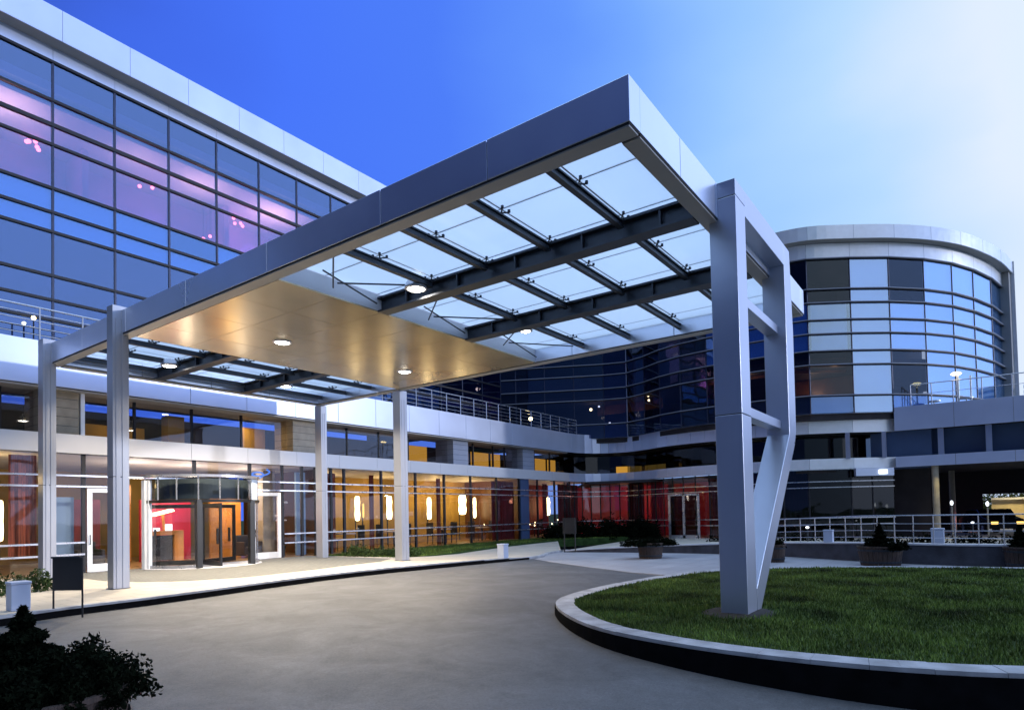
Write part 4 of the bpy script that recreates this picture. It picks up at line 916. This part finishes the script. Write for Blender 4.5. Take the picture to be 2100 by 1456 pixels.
# ------------------------------------------------------------------ low wall, railing, far things
mb = MB(); t = thing('low_wall', 'low dark garden wall with a pale coping behind the grass island', 'wall', (15, 2, 0))
A = offset_path(P, .0); Bk = offset_path(P, -.28); A = P; C1_ = offset_path(P, .03)
wl = []
tops = [wtop(p) for p in P]
sgn = 1 if offset_path(P, 1)[5][0] < P[5][0] else -1
Bk = offset_path(P, -.28*sgn); C1_ = offset_path(P, .03*sgn)
for i in range(len(P)-1): mb.prism([A[i], A[i+1], Bk[i+1], Bk[i]], [-.4]*4, [tops[i]-.045, tops[i+1]-.045, tops[i+1]-.045, tops[i]-.045])
mb.build('wall', 'low_wall', t); mb = MB()
for i in range(len(P)-1): mb.prism([C1_[i], C1_[i+1], Bk[i+1], Bk[i]], [tops[i]-.045, tops[i+1]-.045, tops[i+1]-.045, tops[i]-.045], [tops[i], tops[i+1], tops[i+1], tops[i]])
mb.build('coping', 'wall_cap', t, bevel=.004)
rpth = [p for p in offset_path(P, -.14*sgn) if p[1] < 3.2]
railing('garden_railing', 'low metal railing on the garden wall beyond the grass island', rpth, .5, .78, 1.0, mid=(.2, .45, .7), post_r=.014, zf=lambda q: wtop(q))
def bollard(x, y, z, lab, h=.5, w=.14):
    t = thing('bollard', lab, 'bollard', (x, y, z), 'pale blue square bollards')
    MB().box(x-w, y-w, z, x+w, y+w, z+h-.05).build('body', 'bollard_blue', t, bevel=.012); MB().box(x-w-.012, y-w-.012, z+h-.048, x+w+.012, y+w+.012, z+h).build('cap', 'bollard_blue', t, bevel=.012)
bollard(-2.50, 10.55, .12, 'pale blue square bollard on the sidewalk beside the black notice stand'); bollard(11.32, 10.42, .08, 'pale bollard at the far end of the kerb before the lawn')
bollard(15.75, .85, .48, 'pale bollard on the garden wall just right of the canopy leg', h=.42, w=.13); bollard(15.0, -2.05, .54, 'pale bollard on the garden wall under the lit pier', h=.42, w=.15)
for x, y, z, lab in ((22, 4.3, .72, 'bright ground lamp beyond the railing beside the canopy leg'), (22, 2.7, .74, 'small white ground lamp between two railing posts'), (30, -2.8, .7, 'faint ground lamp under the raised deck')):
    t = thing('garden_lamp', lab, 'garden lamp', (x, y, -.1), 'small lamps beyond the garden railing'); MB().tube((x, y, -.15), (x, y, z), .03).build('post', 'dark_steel', t); MB().ball((x, y, z+.06), .07 if y < 4 else .1, 10, .7).build('bulb', 'lamp_cool', t)
for y, z, lab in ((-2.0, 1.7, 'tall slim lamp post under the raised deck, left one'), (-3.4, 1.62, 'tall slim lamp post under the raised deck, right one')):
    t = thing('lamp_post', lab, 'lamp post', (31.5, y, -.1), 'slim lamp posts under the deck'); MB().tube((31.5, y, -.1), (31.5, y, z-.15), .03).build('post', 'stone_clad', t); MB().ball((31.5, y, z), .07, 10, 1.7).build('bulb', 'lamp_cool', t)
# dark car under the deck
def car(x, y, ang, lab):
    t = thing('parked_car', lab, 'car', (x, y, -.1)); ca, sa = math.cos(ang), math.sin(ang)
    def W(mb):
        mb.v = [(x+a*ca-b_*sa, y+a*sa+b_*ca, c-.1) for a, b_, c in mb.v]; return mb
    prof = [(-2.1, .35), (-2.15, .75), (-1.95, .92), (-1.45, .98), (-.95, 1.40), (.55, 1.42), (1.15, 1.0), (2.0, .86), (2.15, .6), (2.1, .32)]
    W(MB().xz(prof, -.85, .85)).build('body', 'car_paint', t, bevel=.05)
    W(MB().xz([(-1.33, 1.0), (-.9, 1.34), (.5, 1.35), (1.0, 1.02)], -.86, -.853)).build('side_window', 'glass_dark', t)
    for wx in (-1.35, 1.35):
        for wy in (-.8, .8):
            w = W(MB().tube((wx, wy-.1, .33), (wx, wy+.1, .33), .33, 18)).build('wheel', 'rubber', t); W(MB().tube((wx, wy-.105, .33), (wx, wy+.105, .33), .19, 12)).build('rim', 'rail_chrome', w)
    for wy in (-.6, .6): W(MB().box(-2.17, wy-.14, .66, -2.12, wy+.14, .8)).build('tail_lamp', 'lamp_pink', t); W(MB().box(2.12, wy-.16, .58, 2.17, wy+.16, .72)).build('headlight', 'lamp_amber', t)
car(40, -3.6, math.radians(200), 'dark car with glowing headlights parked under the raised deck')
tw = thing('underpass_wall', 'black wall closing the space under the raised deck', 'wall', (44, 2, 0)); MB().box(45, -3.35, -.6, 45.3, 8, 3.75).build('wall_panel', 'black_back', tw)
tw = thing('underpass_lintel', 'dark beam over the lit opening under the raised deck', 'beam', (44, -8, 2)); MB().box(45, -16, 2.25, 45.4, -3.35, 3.75).build('beam', 'black_back', tw)
t = thing('garage_wall', 'yellow lit wall far under the deck at the right edge', 'wall', (52, -7, 0)); MB().box(52, -12, -.5, 52.2, -3.9, 1.9).box(51.6, -6.2, -.5, 51.9, -5.9, 2.2).build('wall_panel', 'far_wall', t); MB().box(51.5, -12, 1.9, 52.3, -3.9, 2.05).build('coping', 'wall_cap', t)
area('far_light', (49.5, -5.5, 3.3), .5, 110, (1, .82, .40), rot=(0, math.radians(-35), 0))
# ------------------------------------------------------------------ plants
def leafcloud(fn, count, size):
    c = fn(count); k = len(c); u = rng.normal(size=(k, 3)); u /= np.linalg.norm(u, axis=1, keepdims=True)
    w = np.cross(u, rng.normal(size=(k, 3))); w /= np.linalg.norm(w, axis=1, keepdims=True); s = size*rng.uniform(.5, 1.3, (k, 1))
    V = np.stack([c-w*s*.35, c+u*s, c+w*s*.35, c-u*s*.3], 1); return V
def conifer(cx, cy, z0, h, r, n):
    def fn(k):
        z = rng.random(k)**1.25; a = rng.uniform(0, 2*math.pi, k); rad = r*(1-z)*(.75+.25*np.sin(z*38)+.12*np.sin(a*5+z*9))*np.sqrt(rng.uniform(.25, 1, k))
        return np.stack([cx+rad*np.cos(a), cy+rad*np.sin(a), z0+z*h], 1)
    return fn
def mound(cx, cy, z0, rx, ry, h):
    def fn(k):
        d = rng.normal(size=(k, 3)); d /= np.linalg.norm(d, axis=1, keepdims=True); d[:, 2] = np.abs(d[:, 2]); q = rng.uniform(.55, 1.0, (k, 1))*(1+.18*np.sin(d[:, :1]*9)+.15*np.cos(d[:, 1:2]*11))
        d = d*q; return np.stack([cx+d[:, 0]*rx, cy+d[:, 1]*ry, z0+d[:, 2]*h], 1)
    return fn
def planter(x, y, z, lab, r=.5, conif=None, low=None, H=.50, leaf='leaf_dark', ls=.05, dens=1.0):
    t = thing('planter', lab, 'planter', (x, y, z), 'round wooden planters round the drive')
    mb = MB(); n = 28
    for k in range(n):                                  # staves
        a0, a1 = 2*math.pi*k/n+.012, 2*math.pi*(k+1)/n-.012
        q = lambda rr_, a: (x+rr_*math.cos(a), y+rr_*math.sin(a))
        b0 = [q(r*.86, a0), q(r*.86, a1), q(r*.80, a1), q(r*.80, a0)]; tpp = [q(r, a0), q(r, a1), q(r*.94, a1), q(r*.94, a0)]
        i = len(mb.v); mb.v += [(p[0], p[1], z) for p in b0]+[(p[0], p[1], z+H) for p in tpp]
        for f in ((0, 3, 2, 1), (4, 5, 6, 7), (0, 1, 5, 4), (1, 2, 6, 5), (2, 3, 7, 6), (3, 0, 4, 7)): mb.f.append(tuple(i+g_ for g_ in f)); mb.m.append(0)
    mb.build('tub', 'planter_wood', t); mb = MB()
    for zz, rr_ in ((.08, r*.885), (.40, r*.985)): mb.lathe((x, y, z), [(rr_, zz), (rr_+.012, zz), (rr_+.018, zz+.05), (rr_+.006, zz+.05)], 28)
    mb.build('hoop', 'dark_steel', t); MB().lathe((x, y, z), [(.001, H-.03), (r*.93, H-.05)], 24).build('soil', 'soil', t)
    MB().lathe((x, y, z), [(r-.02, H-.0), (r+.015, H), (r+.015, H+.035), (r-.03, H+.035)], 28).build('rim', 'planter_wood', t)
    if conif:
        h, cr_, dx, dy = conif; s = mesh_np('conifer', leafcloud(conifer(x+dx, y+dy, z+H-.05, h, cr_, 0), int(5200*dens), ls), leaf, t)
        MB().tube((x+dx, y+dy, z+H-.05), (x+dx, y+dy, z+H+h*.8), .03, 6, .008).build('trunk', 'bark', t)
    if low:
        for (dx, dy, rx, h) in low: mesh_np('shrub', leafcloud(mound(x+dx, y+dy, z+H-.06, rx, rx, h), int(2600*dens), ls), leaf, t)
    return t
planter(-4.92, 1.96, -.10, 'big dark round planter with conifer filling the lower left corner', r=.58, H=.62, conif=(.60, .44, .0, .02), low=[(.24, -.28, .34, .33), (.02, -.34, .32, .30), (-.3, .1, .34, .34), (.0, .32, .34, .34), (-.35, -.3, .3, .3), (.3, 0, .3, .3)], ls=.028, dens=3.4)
planter(14.2, 6.2, -.02, 'planter with a wide low dark shrub left of the canopy leg, near the double door', r=.44, low=[(0, 0, .55, .26), (-.5, .35, .5, .22), (.4, -.4, .4, .22)])
planter(14.0, 2.05, -.02, 'small planter half hidden behind the canopy leg', r=.30, low=[(0, 0, .3, .25)])
planter(13.8, -.76, -.02, 'planter with a dark conifer in front of the garden wall, middle right', r=.56, conif=(.68, .38, 0, 0), low=[(.35, .2, .25, .2), (-.3, -.3, .3, .2), (.1, -.45, .25, .2)])
planter(14.1, -3.95, -.02, 'planter with a dark conifer at the right edge of the photo', r=.5, conif=(.60, .32, 0, .15), low=[(0, 0, .4, .18)])
def shrub(name, lab, x, y, z, parts_, leaf='leaf_green', ls=.06, n=1500, group=None, cat='shrub'):
    t = thing(name, lab, cat, (x, y, z), group)
    V = np.concatenate([leafcloud(mound(x+dx, y+dy, z, rx, ry, h), n, ls) for dx, dy, rx, ry, h in parts_]); mesh_np('foliage', V, leaf, t)
    mb = MB()
    for dx, dy, rx, ry, h in parts_: mb.tube((x+dx, y+dy, z-.05), (x+dx+.05, y+dy, z+h*.6), .02, 5, .008)
    mb.build('stem', 'bark', t)
shrub('flower_bed', 'low green shrubs in the bed between the two right canopy columns', 10.3, 15.6, .1, [(0, 0, .7, .5, .32), (.8, -.6, .7, .5, .36), (-.3, .9, .5, .6, .42), (.3, -1.2, .6, .4, .25)])
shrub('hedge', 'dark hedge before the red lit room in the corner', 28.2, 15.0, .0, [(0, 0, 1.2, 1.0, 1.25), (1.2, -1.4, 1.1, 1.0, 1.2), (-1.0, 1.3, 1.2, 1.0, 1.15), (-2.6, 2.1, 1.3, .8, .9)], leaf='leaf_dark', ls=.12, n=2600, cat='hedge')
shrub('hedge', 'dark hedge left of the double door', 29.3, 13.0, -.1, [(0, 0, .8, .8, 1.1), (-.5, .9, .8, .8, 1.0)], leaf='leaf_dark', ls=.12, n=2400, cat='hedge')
shrub('shrub', 'green bushes behind the blue bollard at the left edge', -2.1, 13.9, .1, [(0, 0, .6, .6, .5), (-1.0, .6, .8, .6, .8), (.9, .2, .6, .5, .45), (-1.9, .2, .8, .6, .9)])
shrub('hedge', 'dark hedge behind the garden railing beyond the wall', 24, 1.5, -.1, [(0, k*1.6-6, .8, 1.0, .55) for k in range(8)], leaf='leaf_dark', ls=.1, n=900, cat='hedge')
# tree and slope lit by yellow light beyond the deck
t = thing('hillside_tree', 'round yellow lit tree beyond the underpass at the right edge', 'tree', (55, -6, -.3)); MB().tube((55, -6, -.3), (55, -6, 2), .15, 8, .08).build('trunk', 'bark', t)
mesh_np('crown', np.concatenate([leafcloud(mound(55, -6.5+k*1.3, 1.0, 1.2, 1.2, 1.5), 1800, .16) for k in range(3)]), 'hill_green', t)
# black notice stand
t = thing('notice_stand', 'black notice board on two thin legs at the kerb by the left canopy column', 'sign', (-2.0, 9.9, -.03))
d = (Vector((-1.86, 9.69))-Vector((-2.10, 10.10))).normalized(); a = Vector((-2.12, 10.12)); b_ = Vector((-1.84, 9.66)); nn = Vector((d.y, -d.x))*.02
for p in (a, b_): MB().tube((p.x, p.y, -.03), (p.x, p.y, 1.0), .016, 8).build('leg', 'black_paint', t)
MB().prism([tuple(a-nn), tuple(b_-nn), tuple(b_+nn), tuple(a+nn)], .44, 1.0).build('board', 'black_paint', t, bevel=.006)
MB().prism([tuple(a-nn*1.5), tuple(b_-nn*1.5), tuple(b_+nn*3), tuple(a+nn*3)], 1.0, 1.03).build('cap', 'dark_steel', t)
t = thing('notice_stand', 'dark sign on two legs standing alone on the far plaza', 'sign', (16.0, 10.5, 0))
for p in ((15.95, 10.74), (16.08, 10.31)): MB().tube((*p, .0), (*p, 1.4), .025, 8).build('leg', 'black_paint', t)
MB().prism([(15.93, 10.80), (16.10, 10.25), (16.13, 10.26), (15.96, 10.81)], .75, 1.4).build('board', 'black_paint', t)
